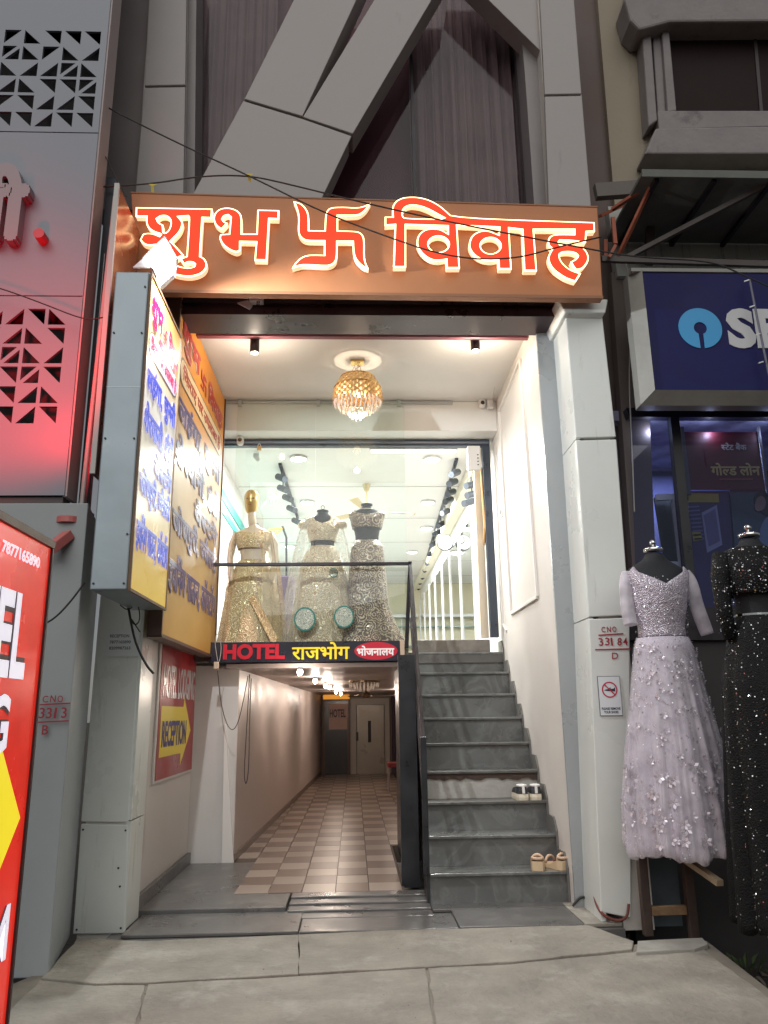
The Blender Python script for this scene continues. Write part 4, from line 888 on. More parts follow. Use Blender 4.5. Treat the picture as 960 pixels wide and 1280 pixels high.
for sx in (-1, 1):
    G().lathe([(.02, -.05), (.05, -.035, .06), (.055, 0, .065), (.02, .035)], (mx_ + sx * .185, my_, zn - .12), 16).build('sleeve', cream_e, MM, smooth=True)
fn = foldfn(13, .03, 1.1, zn - .34, PZ); mp_ = [(zn - .35, .118, .095), (zn - .42, .165, .13), (zn - .6, .225, .17), (PZ + .3, .285, .20), (PZ + .01, .34, .22)]
garment(MM, 'skirt', (mx_, my_), mp_, cream_e, 110, 30, fn)
sequins(MM, 'beadwork', (mx_, my_), mp_, fn, M('pearl_bead', (.92, .88, .8), .2, metal=.5), 1800, .004, 5)
for (px, py, rr) in ((381, 774, .098), (430, 771, .092), (417, 716, .04)):
    q = P(px, py, Y=my_ - .285); g = G(); n = 26
    for r_, mm, nm, dy in ((rr, M('green_medallion_edge', (.02, .19, .16), .6), 'medallion', .0), (rr * .86, embroidery('medallion_lace', (.20, .27, .23), (.58, .60, .50), 60, density=.55), 'medallion_lace', -.003)):
        G().prism([(q.x + r_ * math.cos(s2), q.y + dy - .0, q.z + r_ * 1.12 * math.sin(s2)) for s2 in np.linspace(0, 2 * PI, n)[:-1]], (0, .003, 0)).build(nm, mm, MM)
net_w = net_mat('white_net', (.80, .76, .68), .30)
g = G(); g.lathe(prof([(zn - .07, .17, .10), (zn - .25, .23, .18), (zn - .55, .29, .24), (PZ + .25, .385, .26), (PZ + .02, .45, .265)], 20), (mx_ - .01, my_, 0), 90, foldfn(15, .03, .3), cap=False, a0=-.12 * PI, a1=1.30 * PI); g.build('veil', net_w, MM, smooth=True)
# right: silver-brown lehenga
dx_, dy_ = P(459, 700, Y=7.34).x, 7.34; zn = P(459, 632, Y=7.34).z
DM = thing('mannequin', 'headless black bust on the right of the window in a flared grey-brown silver-embroidered lehenga', 'mannequin', (dx_, dy_, PZ), 'mannequins in the shop window')
bust_form(DM, (dx_, dy_), zn, black_cloth, ring=False)
dark_e = embroidery('silver_brown_embroidery', (.12, .08, .06), (.48, .38, .29), 30, density=.42, second=None, bump=1)
fitted(DM, 'blouse', (dx_, dy_), zn, tprof(.95, .95), lambda d: np.interp(d, [0, .3, .6, .9, 1.15, 1.4, 3.2], [-.118, -.105, -.085, -.06, -.07, -.11, -.11]), -.235, dark_e)
G().tube([(dx_ + .062 * math.cos(s2), dy_ + .055 * math.sin(s2) - .003, zn - .038 - .006 * math.sin(-s2)) for s2 in np.linspace(0, 2 * PI, 25)], .006, 6).build('necklace', M('pearl_bead'), DM)
fn = foldfn(9, .03, 2.1, zn - .5, PZ); dp_ = [(zn - .36, .118, .095), (zn - .43, .155, .12), (zn - .62, .168, .14), (PZ + .42, .195, .17), (PZ + .24, .265, .20), (PZ + .08, .35, .225), (PZ + .0, .365, .23)]
garment(DM, 'skirt', (dx_, dy_), dp_, dark_e, 120, 34, fn, hem=.006)
sequins(DM, 'beadwork', (dx_, dy_), dp_, fn, M('silver_bead', (.75, .68, .6), .3, metal=.7), 1500, .004, 9)

# outside right: lavender gown
lx, ly = P(824, 760, Y=4.75).x, 4.75; znk = P(820, 690, Y=4.75).z
LG = thing('dressed_mannequin', 'lavender tulle gown with silver embroidery on a black bust by the white pillar', 'mannequin', (lx, ly, .4), 'gowns shown on the pavement')
torso(LG, (lx, ly), znk, 1.10, black_cloth, .056, sz=1.42)
chrome = M('chrome', (.8, .8, .8), .08, metal=1)
def finial(t, x, y, z, s=1):
    G().lathe([(.060 * s, 0), (.062 * s, .018 * s), (.05 * s, .026 * s), (.02 * s, .030 * s)], (x, y, z), 24).build('neck_cap', chrome, t, smooth=True)
    G().lathe([(.008 * s, .028 * s), (.008 * s, .04 * s), (.020 * s, .052 * s), (.021 * s, .062 * s), (.012 * s, .076 * s), (.002, .08 * s)], (x, y, z), 18).build('finial', chrome, t, smooth=True)
finial(LG, lx, ly, znk)
lav_t = net_mat('lavender_tulle', (.68, .64, .71), .6)
lav_c = M('lavender_lining', (.54, .49, .57), .7, var=(9, .12), bump=(60, .3))
lav_b = embroidery('lavender_beaded', (.42, .37, .45), (.78, .73, .80), 60, density=.5, bump=1)
zw = P(822, 797, Y=4.7).z; zh = P(830, 1066, Y=4.75).z
bod = [(znk - .175, .186, .128), (znk - .26, .190, .150), (znk - .36, .165, .132), (zw - .02, .146, .118)]
fitted(LG, 'bodice', (lx, ly), znk, tprof(1.10, 1.42), lambda d: np.interp(d, [0, .75, .95, 1.25, 1.6, 2.4, 3.2], [-.225, -.14, -.10, -.16, -.20, -.10, -.10]), zw - znk, lav_b)
for sx in (-1, 1):
    G().tube(sm([(lx + sx * .185, ly, znk - .13), (lx + sx * (.215 if sx > 0 else .20), ly - .01, znk - .20), (lx + sx * (.235 if sx > 0 else .20), ly, znk - .34), (lx + sx * (.275 if sx > 0 else .195), ly - .02, znk - .52 if sx > 0 else znk - .46)], 2), .05, 16, [.026 + .017 * math.sin(PI * min(1, .1 + .65 * i / 15)) for i in range(16)]).build('sleeve', lav_t, LG, smooth=True)
fn = foldfn(14, .075, .7, zw, zh, .4, 3)
lp2 = [(zw, .152, .124), (zw - .06, .172, .15), (zw - .3, .205, .19), (zw - .65, .26, .245), (zw - .95, .30, .275), (zh + .03, .305, .285), (zh, .29, .27)]
inner = [(a, b * (.985 if a > zw - .1 else .90), d * (.985 if a > zw - .1 else .90)) for a, b, d in lp2]
garment(LG, 'underskirt', (lx, ly), inner, lav_c, 120, 24, foldfn(12, .07, 2, zw, zh), hem=.008)
def fn_l(a, i, z): return fn(a, i, z)
garment(LG, 'tulle_skirt', (lx, ly), lp2, lav_t, 220, 44, fn_l, solid=False, hem=.013)
lp3 = [(a + (.0 if k else 0), b * 1.04, d * 1.04) for k, (a, b, d) in enumerate(lp2)]
fn3 = foldfn(17, .075, 3.0, zw, zh, .4, 5); garment(LG, 'tulle_skirt', (lx, ly), lp3, net_mat('lavender_tulle_top', (.78, .74, .81), .30), 220, 44, fn3, solid=False, hem=.016)
seq_l = M('silver_sequin', (.82, .80, .86), .32, metal=.8)
sequins(LG, 'sequins', (lx, ly), bod, None, seq_l, 420, .0036, 11)
sequins(LG, 'sequins', (lx, ly), lp3, fn3, seq_l, 800, .0036, 12, lambda a, k: .9 if k > .82 else .35 + .4 * abs(math.sin(3 * a + 9 * k)))
flowers(LG, 'embroidered_flowers', (lx, ly), lp3, fn3, M('embroidery_thread_pale', (.74, .69, .76), .35, metal=.3), 95, .026, 4, .05, .42)
flowers(LG, 'embroidered_flowers', (lx, ly), lp3, fn3, M('embroidery_thread_pale'), 90, .018, 8, .4, .97)
# black sequin gown
kx, ky = P(948, 760, Y=4.15).x, 4.15; znk = P(942, 672, Y=4.15).z
KG = thing('dressed_mannequin', 'black sequinned two-piece gown on a black bust at the right edge', 'mannequin', (kx, ky, .2), 'gowns shown on the pavement')
torso(KG, (kx, ky), znk, .98, black_cloth, .054, sz=1.12); finial(KG, kx, ky, znk, .95)
blk = M('black_sequin_cloth', (.007, .0075, .008), .6, var=(30, .5), bump=(120, .8), spec=.2); seq_k = M('steel_sequin', (.5, .52, .53), .22, metal=.9)
b1 = [(znk - .065, .115, .08), (znk - .10, .178, .10), (znk - .17, .172, .134), (znk - .25, .168, .138), (znk - .325, .150, .118)]
garment(KG, 'top', (kx, ky), b1, blk, 72, 16)
sequins(KG, 'sequins', (kx, ky), b1, None, seq_k, 520, .0038, 21)
for sx in (-1, 1):
    sl = [(kx + sx * .165, ky, znk - .10), (kx + sx * .195, ky - .01, znk - .22), (kx + sx * .20, ky - .015, znk - .38), (kx + sx * .19, ky - .03, znk - .56)]
    G().tube(sl, .045, 16, [.052, .05, .042, .034]).build('sleeve', blk, KG, smooth=True)
    g = G(); rg = np.random.default_rng(5)
    for _ in range(170):
        u = rg.random() * 2.99; i = int(u); p = Vector(sl[i]).lerp(Vector(sl[i + 1]), u - i); a = -rg.random() * PI; n = Vector((math.cos(a), math.sin(a), 0)); nn = (n + Vector(tuple(rg.normal(0, .4, 3)))).normalized(); uu = nn.cross(Vector((0, 0, 1))).normalized(); v2 = nn.cross(uu)
        g.add([p + n * .055 + (uu * math.cos(k) + v2 * math.sin(k)) * .0035 for k in (0, 1.57, 3.14, 4.71)], [(0, 1, 2, 3)])
    g.build('sequins', seq_k, KG, kind='stuff')
zw = znk - .44; zh = P(925, 1172, Y=4.0).z
fn = foldfn(10, .075, .5, zw, zh, .3); kp = [(zw, .128, .10), (zw - .08, .175, .13), (zw - .35, .235, .18), (zh + .5, .28, .23), (zh, .30, .27)]
garment(KG, 'skirt', (kx, ky), kp, blk, 140, 36, fn, hem=.012); sequins(KG, 'sequins', (kx, ky), kp, fn, seq_k, 1300, .0036, 22)
G().lathe([(.131, zw - .012, .104), (.131, zw + .012, .104)], (kx, ky, 0), 40, cap=False).build('waistband', chrome, KG)
for t_, x_, y_, zt_ in ((LG, lx, ly, .9), (KG, kx, ky, .7)):
    G().tube([(x_, y_, zt_ - .02), (x_, y_, .50)], .016, 10).build('stand_pole', chrome, t_)
# ================================================================== TABLE UNDER THE GOWNS
TB = thing('wooden_table', 'rough wooden table standing on the pavement edge beneath the gowns', 'table', (2.0, 4.9, -.3))
def pb_(x, y, Y): return P(x, y, Y=Y)
tz = P(868, 1082, Y=4.75).z; tz = .50
G().box(1.70, 2.9, 4.60, 5.15, tz - .03, tz).build('table_top', wood, TB, bevel=.004)
for x, y in ((1.735, 5.02), (2.0, 5.0), (2.8, 4.7)): G().box(x - .026, x + .026, y - .026, y + .026, -.30 if x > 1.9 else -.05, tz - .031).build('leg', dark_wood, TB, bevel=.003)
G().box(1.762, 1.973, 4.995, 5.035, .06, .11).build('cross_bar', wood, TB, bevel=.003)
G().bar(P(845, 1066, Y=4.9), P(900, 1104, Y=4.45), .04, .03).build('edge_batten', M('pale_batten', (.38, .30, .20), .7, var=(8, .2)), TB)
t = boxthing('metal_cabinet', 'blue-grey metal cabinet standing behind the wooden table leg', 'cabinet', 1.80, 2.02, 5.2, 5.45, -.05, .55, M('blue_grey_metal', (.10, .125, .145), .5, var=(4, .2)))

# ================================================================== SHOES
ZZ = 0
def shoe(x, y, z, rz, kind):
    t = thing('shoe', '', 'shoe', (x, y, z)); L = .235; W = .092
    if kind == 'sneaker': body, sole, trim = M('sneaker_black', (.03, .03, .035), .6), M('sole_cream', (.72, .66, .52), .6), M('sneaker_white', (.75, .74, .72), .5)
    else: body, sole, trim = M('sandal_tan', (.62, .44, .30), .5), M('sole_wood', (.66, .50, .32), .55), M('insole_plum', (.14, .05, .05), .6)
    out = [(.0, -.5), (.38, -.47), (.5, -.3), (.42, .0), (.5, .3), (.36, .47), (0, .52), (-.36, .47), (-.5, .3), (-.42, 0), (-.5, -.3), (-.38, -.47)]
    def ring(sc, zz, tap=1): return [Vector((u * W * sc, v * L * sc, zz)) for u, v in out]
    hh_ = .045 if kind == 'sneaker' else .055
    def tr(v): c, s = math.cos(rz), math.sin(rz); return Vector((x + v.x * c - v.y * s, y + v.x * s + v.y * c, z + v.z))
    def loft(rings, nm, m, cap=True):
        g = G(); n = len(out); vs = [tr(v) for r in rings for v in r]; fs = [(i * n + k, i * n + (k + 1) % n, (i + 1) * n + (k + 1) % n, (i + 1) * n + k) for i in range(len(rings) - 1) for k in range(n)]
        fs.append(tuple(range(n - 1, -1, -1)))
        if cap: fs.append(tuple(range((len(rings) - 1) * n, len(rings) * n)))
        return g.add(vs, fs).build(nm, m, t, smooth=False)
    if kind == 'sneaker':
        loft([ring(1, .001), ring(1.03, hh_ * .5), ring(.99, hh_)], 'sole', sole)
        def up(sc, zz, lift): return [Vector((u * W * sc, v * L * sc, zz + lift * max(0, -v))) for u, v in out]
        loft([up(.97, hh_ + .001, 0), up(.93, hh_ + .018, .02), up(.80, hh_ + .034, .045)], 'upper', body)
        c = tr(Vector((0, -.075, hh_ + .062))); g = G(); g.tube([tr(Vector((.031 * math.cos(s2), -.062 + .045 * math.sin(s2), hh_ + .058))) for s2 in np.linspace(0, 2 * PI, 17)], .009, 7); g.build('collar', trim, t, smooth=True)
        G().bar(tr(Vector((0, -.118, hh_ + .005))), tr(Vector((0, -.112, hh_ + .06))), .02, .006).build('heel_tab', trim, t)
        g = G(); g.box(-.018, .018, -.03, .03, 0, .004); G().bar(tr(Vector((0, .0, hh_ + .04))), tr(Vector((0, .07, hh_ + .033))), .03, .006).build('tongue', trim, t)
    else:
        def wedge(sc, top): return [Vector((u * W * sc, v * L * sc, (.062 if v < 0 else .03) if top else .001)) for u, v in out]
        loft([wedge(1, 0), wedge(1.02, 1)], 'sole', sole)
        def ws(sc, dz): return [Vector((u * W * sc, v * L * sc, (.062 if v < 0 else .03) + dz)) for u, v in out]
        loft([ws(.86, .0015), ws(.86, .004)], 'insole', trim)
        for yy in (.045, -.07):
            g = G(); zb2 = .035 if yy > 0 else .06; g.tube([tr(Vector((.038 * math.cos(s2), yy, zb2 + .038 * math.sin(s2)))) for s2 in np.linspace(0, PI, 9)], .010, 7); g.build('strap', body, t, smooth=True)
        g = G(); g.tube([tr(Vector((.036 * math.cos(s2), -.07 - .045 * math.sin(s2), .078))) for s2 in np.linspace(0, PI, 9)], .010, 7); g.build('heel_strap', body, t, smooth=True)
    return t
def on(px, py, z): return P(px, py, Z=z)
lab = [('left black and white trainer with cream sole on the fourth marble step', (654, 999), .8, 'sneaker', .05), ('right black and white trainer with cream sole on the fourth marble step', (672, 998), .8, 'sneaker', -.06)]
for l_, (x, y), z, k, r in lab:
    yy = Y0 + (int(round(z / .2)) - 1) * TR + .10; q = on(x, y, z - .2 if 0 else z); X_ = P(x, y, Y=Y0 + 2 * TR - .01).x; zz = z - .2
    s_ = shoe(X_, Y0 + 2 * TR + .105, .6, r, k); s_['label'] = l_.replace('fourth', 'third'); s_['group'] = 'pair of trainers on the stairs'
for l_, (x, y), r in (('left tan wedge sandal turned inward on the lowest step', (677, 1086), -.25), ('right tan wedge sandal beside the wall on the lowest step', (698, 1084), .5)):
    s_ = shoe(P(x, y, Y=Y0).x, Y0 + .10, .2, r, 'sandal'); s_['label'] = l_; s_['group'] = 'pair of sandals on the stairs'

# ================================================================== HOTEL CORRIDOR
for i, (x, y) in enumerate([(375, 840), (394, 851), (407, 857), (412, 859), (420, 865), (426, 867), (496, 865)]):
    q = P(x, y, Z=1.60); q.y = min(q.y, 15.5 if i < 6 else 14); q.x = P(x, y, Y=q.y).x; q.z = 1.60
    nm = ['nearest', 'second', 'third', 'fourth', 'fifth', 'sixth', 'lone right-hand'][i]
    t = thing('corridor_lamp', f'small glowing ceiling lamp in the hotel corridor, the {nm} one', 'ceiling light', q, 'small lamps along the corridor ceiling')
    G().tube([q + Vector((0, 0, .045)), q + Vector((0, 0, .02))], .022, 12).build('base', plastic_w, t)
    G().lathe([(.004, -.03), (.02, -.022), (.028, 0), (.02, .02)], q, 14).build('globe', emis('corridor_glow', (1, .84, .66), 12), t, smooth=True)
    light('POINT', q - Vector((0, 0, .05)), 8.5, (1, .83, .70), .03, parent=t)
q = Vector((P(455, 843, Y=10).x, 10, 1.645)); t = thing('corridor_chandelier', 'low round crystal fitting on the hotel corridor ceiling', 'chandelier', q)
G().lathe([(.20, 0), (.20, -.02), (.16, -.025)][::-1], q, 24).build('plate', M('bronze', (.25, .17, .1), .3, metal=.8), t)
cdm = None
for ring, (r, n, dz) in enumerate(((.18, 24, -.05), (.12, 16, -.075), (.06, 8, -.10))):
    for i in range(n):
        a = 2 * PI * i / n
        if cdm is None: o = G().lathe([(.001, .03), (.012, 0), (.001, -.035)], q, 5).build('crystal_drop', crystal, t); cdm = o
        else: o = cdm.copy(); COL.objects.link(o)
        o.location = (r * math.cos(a), r * math.sin(a), dz)
        if o is cdm: me_ = o.data
fan(Vector((P(458, 860, Y=12).x, 12, 1.64)), 'brown ceiling fan near the lift in the hotel corridor', M('bronze'), .13, .42, .1, .06)
# lift
EL = thing('lift', 'closed beige lift door with a narrow window at the corridor end', 'lift', (.2, 17, 0))
def at17(x, y, Y=17.1): return P(x, y, Y=Y)
lift_m = M('lift_beige', (.40, .36, .30), .35, metal=.2, var=(3, .05)); fr_m = M('lift_frame', (.58, .53, .46), .4)
xL, xR, zT = at17(438, 900).x, at17(487, 900).x, at17(460, 873).z
G().box(xL, xL + .12, 17.12, 17.19, .0, zT).build('jamb', fr_m, EL); G().box(xR - .10, xR, 17.12, 17.19, .0, zT).build('jamb', fr_m, EL); G().box(xL + .121, xR - .101, 17.12, 17.19, zT - .13, zT).build('lintel', fr_m, EL)
G().box(xL + .14, xR - .12, 17.15, 17.195, .0, zT - .14).build('door', lift_m, EL)
a, b = at17(460, 901), at17(464, 928); G().box(a.x, b.x, 17.142, 17.149, b.z, a.z).build('window', dark_glass, EL)
a, b = at17(445, 915), at17(448, 926); G().box(a.x, b.x, 17.105, 17.118, b.z, a.z).build('call_panel', plastic_b, EL)
# dark glass door with poster
GD = thing('corridor_glass_door', 'dark hotel door with a HOTEL poster behind its glass at the corridor end', 'door', (-.5, 17, 0))
x0_, x1_ = at17(403, 900, 16.9).x, at17(437.5, 900, 16.9).x; zt_ = at17(420, 873, 16.9).z
G().box(x0_ + .05, x1_ - .05, 16.98, 17.0, .04, zt_ - .03).build('leaf', M('door_black', (.015, .014, .014), .25), GD)
for a_, b_ in ((x0_, x0_ + .05), (x1_ - .05, x1_)): G().box(a_, b_, 16.95, 17.02, .03, zt_ + .04).build('frame', M('door_brown', (.12, .05, .03), .4), GD)
G().box(x0_ + .051, x1_ - .051, 16.95, 17.02, zt_ - .029, zt_ + .0).build('frame', MATS['door_brown'], GD)
a, b = at17(411, 880, 16.9), at17(434, 899, 16.9)
G().box(a.x, b.x, 16.968, 16.974, at17(420, 912, 16.9).z, a.z).build('poster', M('poster_pink', (.62, .42, .36), .5, var=(2, .15)), GD)
text('lettering', 'HOTEL', M('poster_ink', (.05, .02, .03), .5), GD, (at17(412, 897, 16.9).x, 16.967, at17(412, 897, 16.9).z), UX, UZ, b.x - a.x - .05, .17, .03, .002)
t = thing('orange_signboard', 'small orange lit board above the dark corridor door', 'sign', (-.5, 16.9, 1.5)); a, b = at17(404, 866, 16.8), at17(437, 875, 16.8)
G().box(a.x, b.x, 16.80, 16.86, b.z + .02, a.z).build('face', M('orange_glow', (.9, .36, .02), .5, emit=.55, ecol=(1, .40, .05)), t); G().box(a.x, b.x, 16.79, 16.87, b.z - .005, b.z + .018).build('edge', M('door_brown'), t)
# right end: dark recess and chair
t = thing('curtain_recess', 'dark purple drapes right of the lift', 'curtain', (.5, 16.5, 0)); g = G()
for k in range(8): g.box(.28 - k * .0 + .0, .36, 15.6, 15.62, .1, 1.6) if k == 0 else None
a, b = at17(489, 870, 16), at17(500, 900, 16)
pts = [(a.x + .02 * k, 16.0 + .02 * math.sin(k * 2.1)) for k in range(14)]; g = G(); g.add([(x, y, z) for z in (.1, 1.62) for x, y in pts], [(i, i + 1, i + 15, i + 14) for i in range(13)]); g.build('drape', M('purple_drape', (.07, .05, .075), .8), t)
t = thing('red_chair', 'dark red chair standing against the corridor wall near the lift', 'chair', (.3, 13, 0)); cy_ = 13.2; cxx = P(494, 958, Y=cy_).x
seat = M('chair_red', (.22, .025, .035), .55); zz = P(494, 953, Y=cy_).z
G().box(cxx - .12, cxx + .10, cy_, cy_ + .4, .40, .47).build('seat', seat, t, bevel=.01); G().box(cxx + .06, cxx + .10, cy_, cy_ + .4, .48, .92).build('backrest', M('chair_grey', (.25, .22, .22), .6), t, bevel=.01)
for ax in (-.10, .085):
    for ay in (.03, .37): G().tube([(cxx + ax, cy_ + ay, .04), (cxx + ax, cy_ + ay, .40)], .014, 8).build('leg', M('chair_leg_grey', (.35, .32, .32), .35, metal=.5), t)
# hanging cables by the corridor wall
def cable(label, pts, r=.005, m=None, cat='cable'):
    o = G().tube(pts, r, 6).build('hanging_cable', m or cable_m, smooth=True, loc=pts[0]); tag(o, label, cat); return o
def cpx(pp, X=None, Y=None): return [P(x, y, X=X, Y=Y) for x, y in pp]
br_c = M('brown_cable', (.07, .05, .045), .6)
cable('thin brown cable looping down beside the corridor mouth', sm(cpx([(272, 838), (276, 880), (284, 908), (292, 914), (299, 900), (305, 872), (310, 845)], Y=6.99)), .004, br_c)
cable('long double cable loop hanging down the corridor wall', sm(cpx([(312, 843), (309, 900), (305, 965), (307, 984), (311, 965), (312, 900), (314, 848)], Y=7.2)), .005, br_c)
cable('pale cable drooping below the orange side board', sm(cpx([(268, 838), (275, 826), (277, 805), (272, 790), (268, 800), (272, 826)], Y=6.9)), .003, M('pale_cable', (.5, .45, .42), .5))
q = P(271, 832, Y=6.9); boxthing('socket_box', 'small cream cable socket at the lower corner of the side board', 'electrical box', q.x - .02, q.x + .02, 6.86, 6.9, q.z - .03, q.z + .03, M('cream_block'))

# ================================================================== NEIGHBOURING BUILDING, LEFT
LBLD = thing('left_neighbour_building', 'grey clad building on the left with cut-out triangle screens and raised letters, glowing red below', 'building', (-1.7, 4.5, 0))
lclad = M('blue_grey_cladding', (.22, .235, .275), .36, metal=.1, var=(.8, .1), bump=(2, .04))
LY, LXR = 4.5, -1.70
def jali_panel(z0, z1, holes, name='screen_panel'):
    L = [[(-5.2, z0 + .004), (LXR, z0 + .004), (LXR, z1 - .004), (-5.2, z1 - .004)]] + holes
    return curve_shape(name, L, lclad, LBLD, (0, LY, 0), UX, UZ, .02)
def jali(xr, zt, cols, rows, c, seed, g=.022):
    rd = random.Random(seed); H = []
    for i in range(cols):
        for j in range(rows):
            x1 = xr - i * c; x0 = x1 - c + g; z1 = zt - j * c * 1.0; z0 = z1 - c + g
            BL, BR, TR, TL = (x0, z0), (x1, z0), (x1, z1), (x0, z1); k = rd.random()
            if k < .80:
                q = rd.choice([(BL, BR, TR), (BL, BR, TL), (BL, TR, TL), (BR, TR, TL)])
                H.append(list(q))
            else:
                d = g * .8
                H.append([(x0, z0 + d), (x1 - d, z1), (x0, z1)]); H.append([(x0 + d, z0), (x1, z0), (x1, z1 - d)])
    return H
zs1, zs2, zs3 = P(60, 372, Y=LY).z, P(60, 168, Y=LY).z, 8.5
jt = P(60, 388, Y=LY); jr = P(84, 400, Y=LY).x
jb = P(60, 535, Y=LY).z; cel = (jt.z - jb) / 6
ju = P(100, 42, Y=LY); jub = P(100, 165, Y=LY).z; cu = (ju.z - jub) / 6; jur = P(126, 60, Y=LY).x
zb1 = P(60, 621, Y=LY).z
jali_panel(zb1, zs1, jali(jr, jt.z, 14, 6, cel, 3)); jali_panel(zs1, zs2, []); jali_panel(zs2, zs3, jali(jur, ju.z, 14, 6, cu, 8))
G().box(-5.3, LXR - .01, LY + .14, LY + .16, zb1 + .01, 8.6).build('backing_wall', M('dark_backing', (.035, .032, .036), .7), LBLD)
G().box(LXR - .012, LXR + .012, LY - .012, LY + .16, zb1, 8.6).build('side_return', M('side_return_cladding', (.42, .36, .36), .4), LBLD)
G().box(-5.3, LXR - .013, LY + .0, LY + .7, zb1 - .05, zb1 - .003).build('soffit', M('soffit_dark', (.09, .08, .08), .6, var=(3, .2)), LBLD)
G().prism([(-2.6, 4.42, -.02), (-2.6, 5.18, -.02), (-1.69, 5.18, -.02), (-1.535, 4.42, -.02)], (0, 0, zb1 - .04)).build('pillar', M('grey_painted_pillar', (.33, .36, .37), .42, var=(1.5, .06), dirt=((.24, .25, .24), 1.9, .62, (2, 2, .5))), LBLD, bevel=.006)
G().pix([(139, -60), (193, -60), (170, 262), (118, 262)], 5.22, .3).build('upper_column', M('side_column_grey', (.24, .21, .205), .4, var=(1, .08)), LBLD)
# painted house number
pr_red = M('painted_red', (.33, .02, .04), .6)
def pnum(lines, Y, root, name='painted_number'):
    for s_, x0, y0, x1, y1 in lines:
        a, b = P(x0, y1, Y=Y), P(x1, y0, Y=Y)
        if s_ == '_': G().bar(Vector((a.x, Y - .001, a.z)), Vector((b.x, Y - .001, b.z)), .003, .007).build('painted_line', pr_red, root)
        else:
            ch = s_.split(); n = len(ch); w_ = (b.x - a.x) / n
            for k, c_ in enumerate(ch): text(name, c_, pr_red, root, (a.x + k * w_, Y, a.z + random.uniform(-.002, .002)), UX, UZ, w_ * (.3 if c_ == '1' else .72) if n > 1 else w_, b.z - a.z, .008, .0015, slant=random.uniform(-.05, .1))
pnum([('C N O', 53, 869, 82, 878), ('_', 49, 879, 88, 881), ('3 3 1 3', 48, 884, 87, 898), ('_', 45, 901, 86, 903), ('B', 52, 906, 61, 918)], 4.398, LBLD)
# raised letters
let_m = M('raised_letter_grey', (.26, .22, .235), .4, metal=.2)
a, b = P(-62, 305, Y=4.44), P(44, 208, Y=4.44)
text('raised_letter', 'ली', let_m, LBLD, (a.x, 4.495, a.z), UX, UZ, b.x - a.x, b.z - a.z, .055, .09)
q = P(52, 297, Y=4.45); g = G(); g.tube([(q.x, 4.49, q.z), (q.x, 4.40, q.z)], .035, 14); g.build('raised_dot', M('raised_dot_red', (.45, .05, .07), .4), LBLD)
# floodlight under the soffit
FD = thing('flood_fixture', 'pink-lit flood fixture bracketed under the left building soffit', 'lamp', (-1.62, 4.5, 2.42))
fxm = M('fixture_red_lit', (.55, .16, .15), .45)  # red light falling on the fixture is put into its colour
c = P(86, 655, Y=4.46); G().tube([c + Vector((0, 0, .035)), c - Vector((0, 0, .0))], .07, 20).build('mount', fxm, FD); G().tube([c, c - Vector((0, 0, .07))], .014, 10).build('arm', fxm, FD)
a, b = P(86, 668, Y=4.42), P(58, 690, Y=4.30); G().bar(a, b, .07, .055).build('head', fxm, FD, bevel=.006)
light('SPOT', (-1.90, 3.55, 3.05), 95, (1, .010, .025), .08, aim((-1.90, 3.55, 3.05), (-2.15, 4.5, 3.35)), parent=FD, spread=R_(104))  # added unseen spot, clear of the fixture, reddens the cladding
# dark edge panel, white conduit, glossy side board between the buildings
t = thing('edge_frame_panel', 'tall black framed glass edge panel between the left building and the shop', 'panel', (-1.66, 4.66, 2.45))
x0, zt_, zb_ = -1.68, P(127, 222, Y=4.68).z, P(100, 640, Y=4.68).z
G().box(-1.684, -1.62, 4.67, 4.72, zb_, zt_).build('frame', M('frame_blue_black', (.03, .036, .045), .3, metal=.4), t, bevel=.004); G().box(-1.655, -1.652, 4.664, 4.669, zb_ + .1, zt_ - .6).build('edge_highlight_strip', M('aluminium'), t); G().box(-1.684, -1.60, 4.655, 4.73, zb_ - .03, zb_ - .001).build('foot', plastic_b, t)
t = thing('white_conduit', 'slim white vertical conduit pipe left of the light box', 'pipe', (-1.59, 4.6, 2.5)); G().tube([P(144, 246, Y=4.6), P(101, 640, Y=4.6)], .014, 10).build('pipe', M('conduit_white', (.55, .53, .50), .4), t)
t = thing('side_signboard', 'glossy brown side panel of the fascia catching the orange glow', 'sign', (-1.5, 4.6, 3.0))
zt_ = P(178, 290, X=-1.5); G().box(-1.51, -1.49, 4.36, 4.845, 2.6, 4.53).build('panel', M('glossy_brown_panel', (.34, .13, .07), .22, metal=.3, var=(2, .15), bump=(4, .12)), t)
G().box(-1.515, -1.485, 4.34, 4.358, 2.6, 4.54).build('edge', M('conduit_white'), t)

# ================================================================== RED HOTEL SIGN, LEFT EDGE
RD = thing('red_hotel_sign', 'tall lit red sign with white hotel lettering and yellow arrow at the left edge', 'sign', (-1.38, 3, 0))
RX = -1.36
red_lit = M('lit_red_print', (.62, .02, .01), .3, var=(1.2, .2), emit=.85, coat=.4)
G().box(RX - .16, RX - .006, 1.6, 3.50, .02, 2.0).build('case', M('sign_case', (.16, .15, .15), .4, metal=.5), RD)
G().box(RX - .005, RX, 1.62, 3.485, .04, 1.975).build('face', red_lit, RD)
G().box(RX - .17, RX + .012, 1.58, 3.505, 1.978, 2.012).build('top_trim', M('rusty_trim', (.20, .15, .12), .6, metal=.3, var=(9, .3)), RD); G().box(RX - .008, RX + .010, 3.487, 3.503, .02, 1.976).build('side_trim', M('trim_dark', (.04, .03, .03), .5), RD)
wl = M('sign_white', (.85, .82, .88), .4, emit=.62, ecol=(.85, .82, .95)); wo = M('sign_outline', (.06, .01, .02), .4)
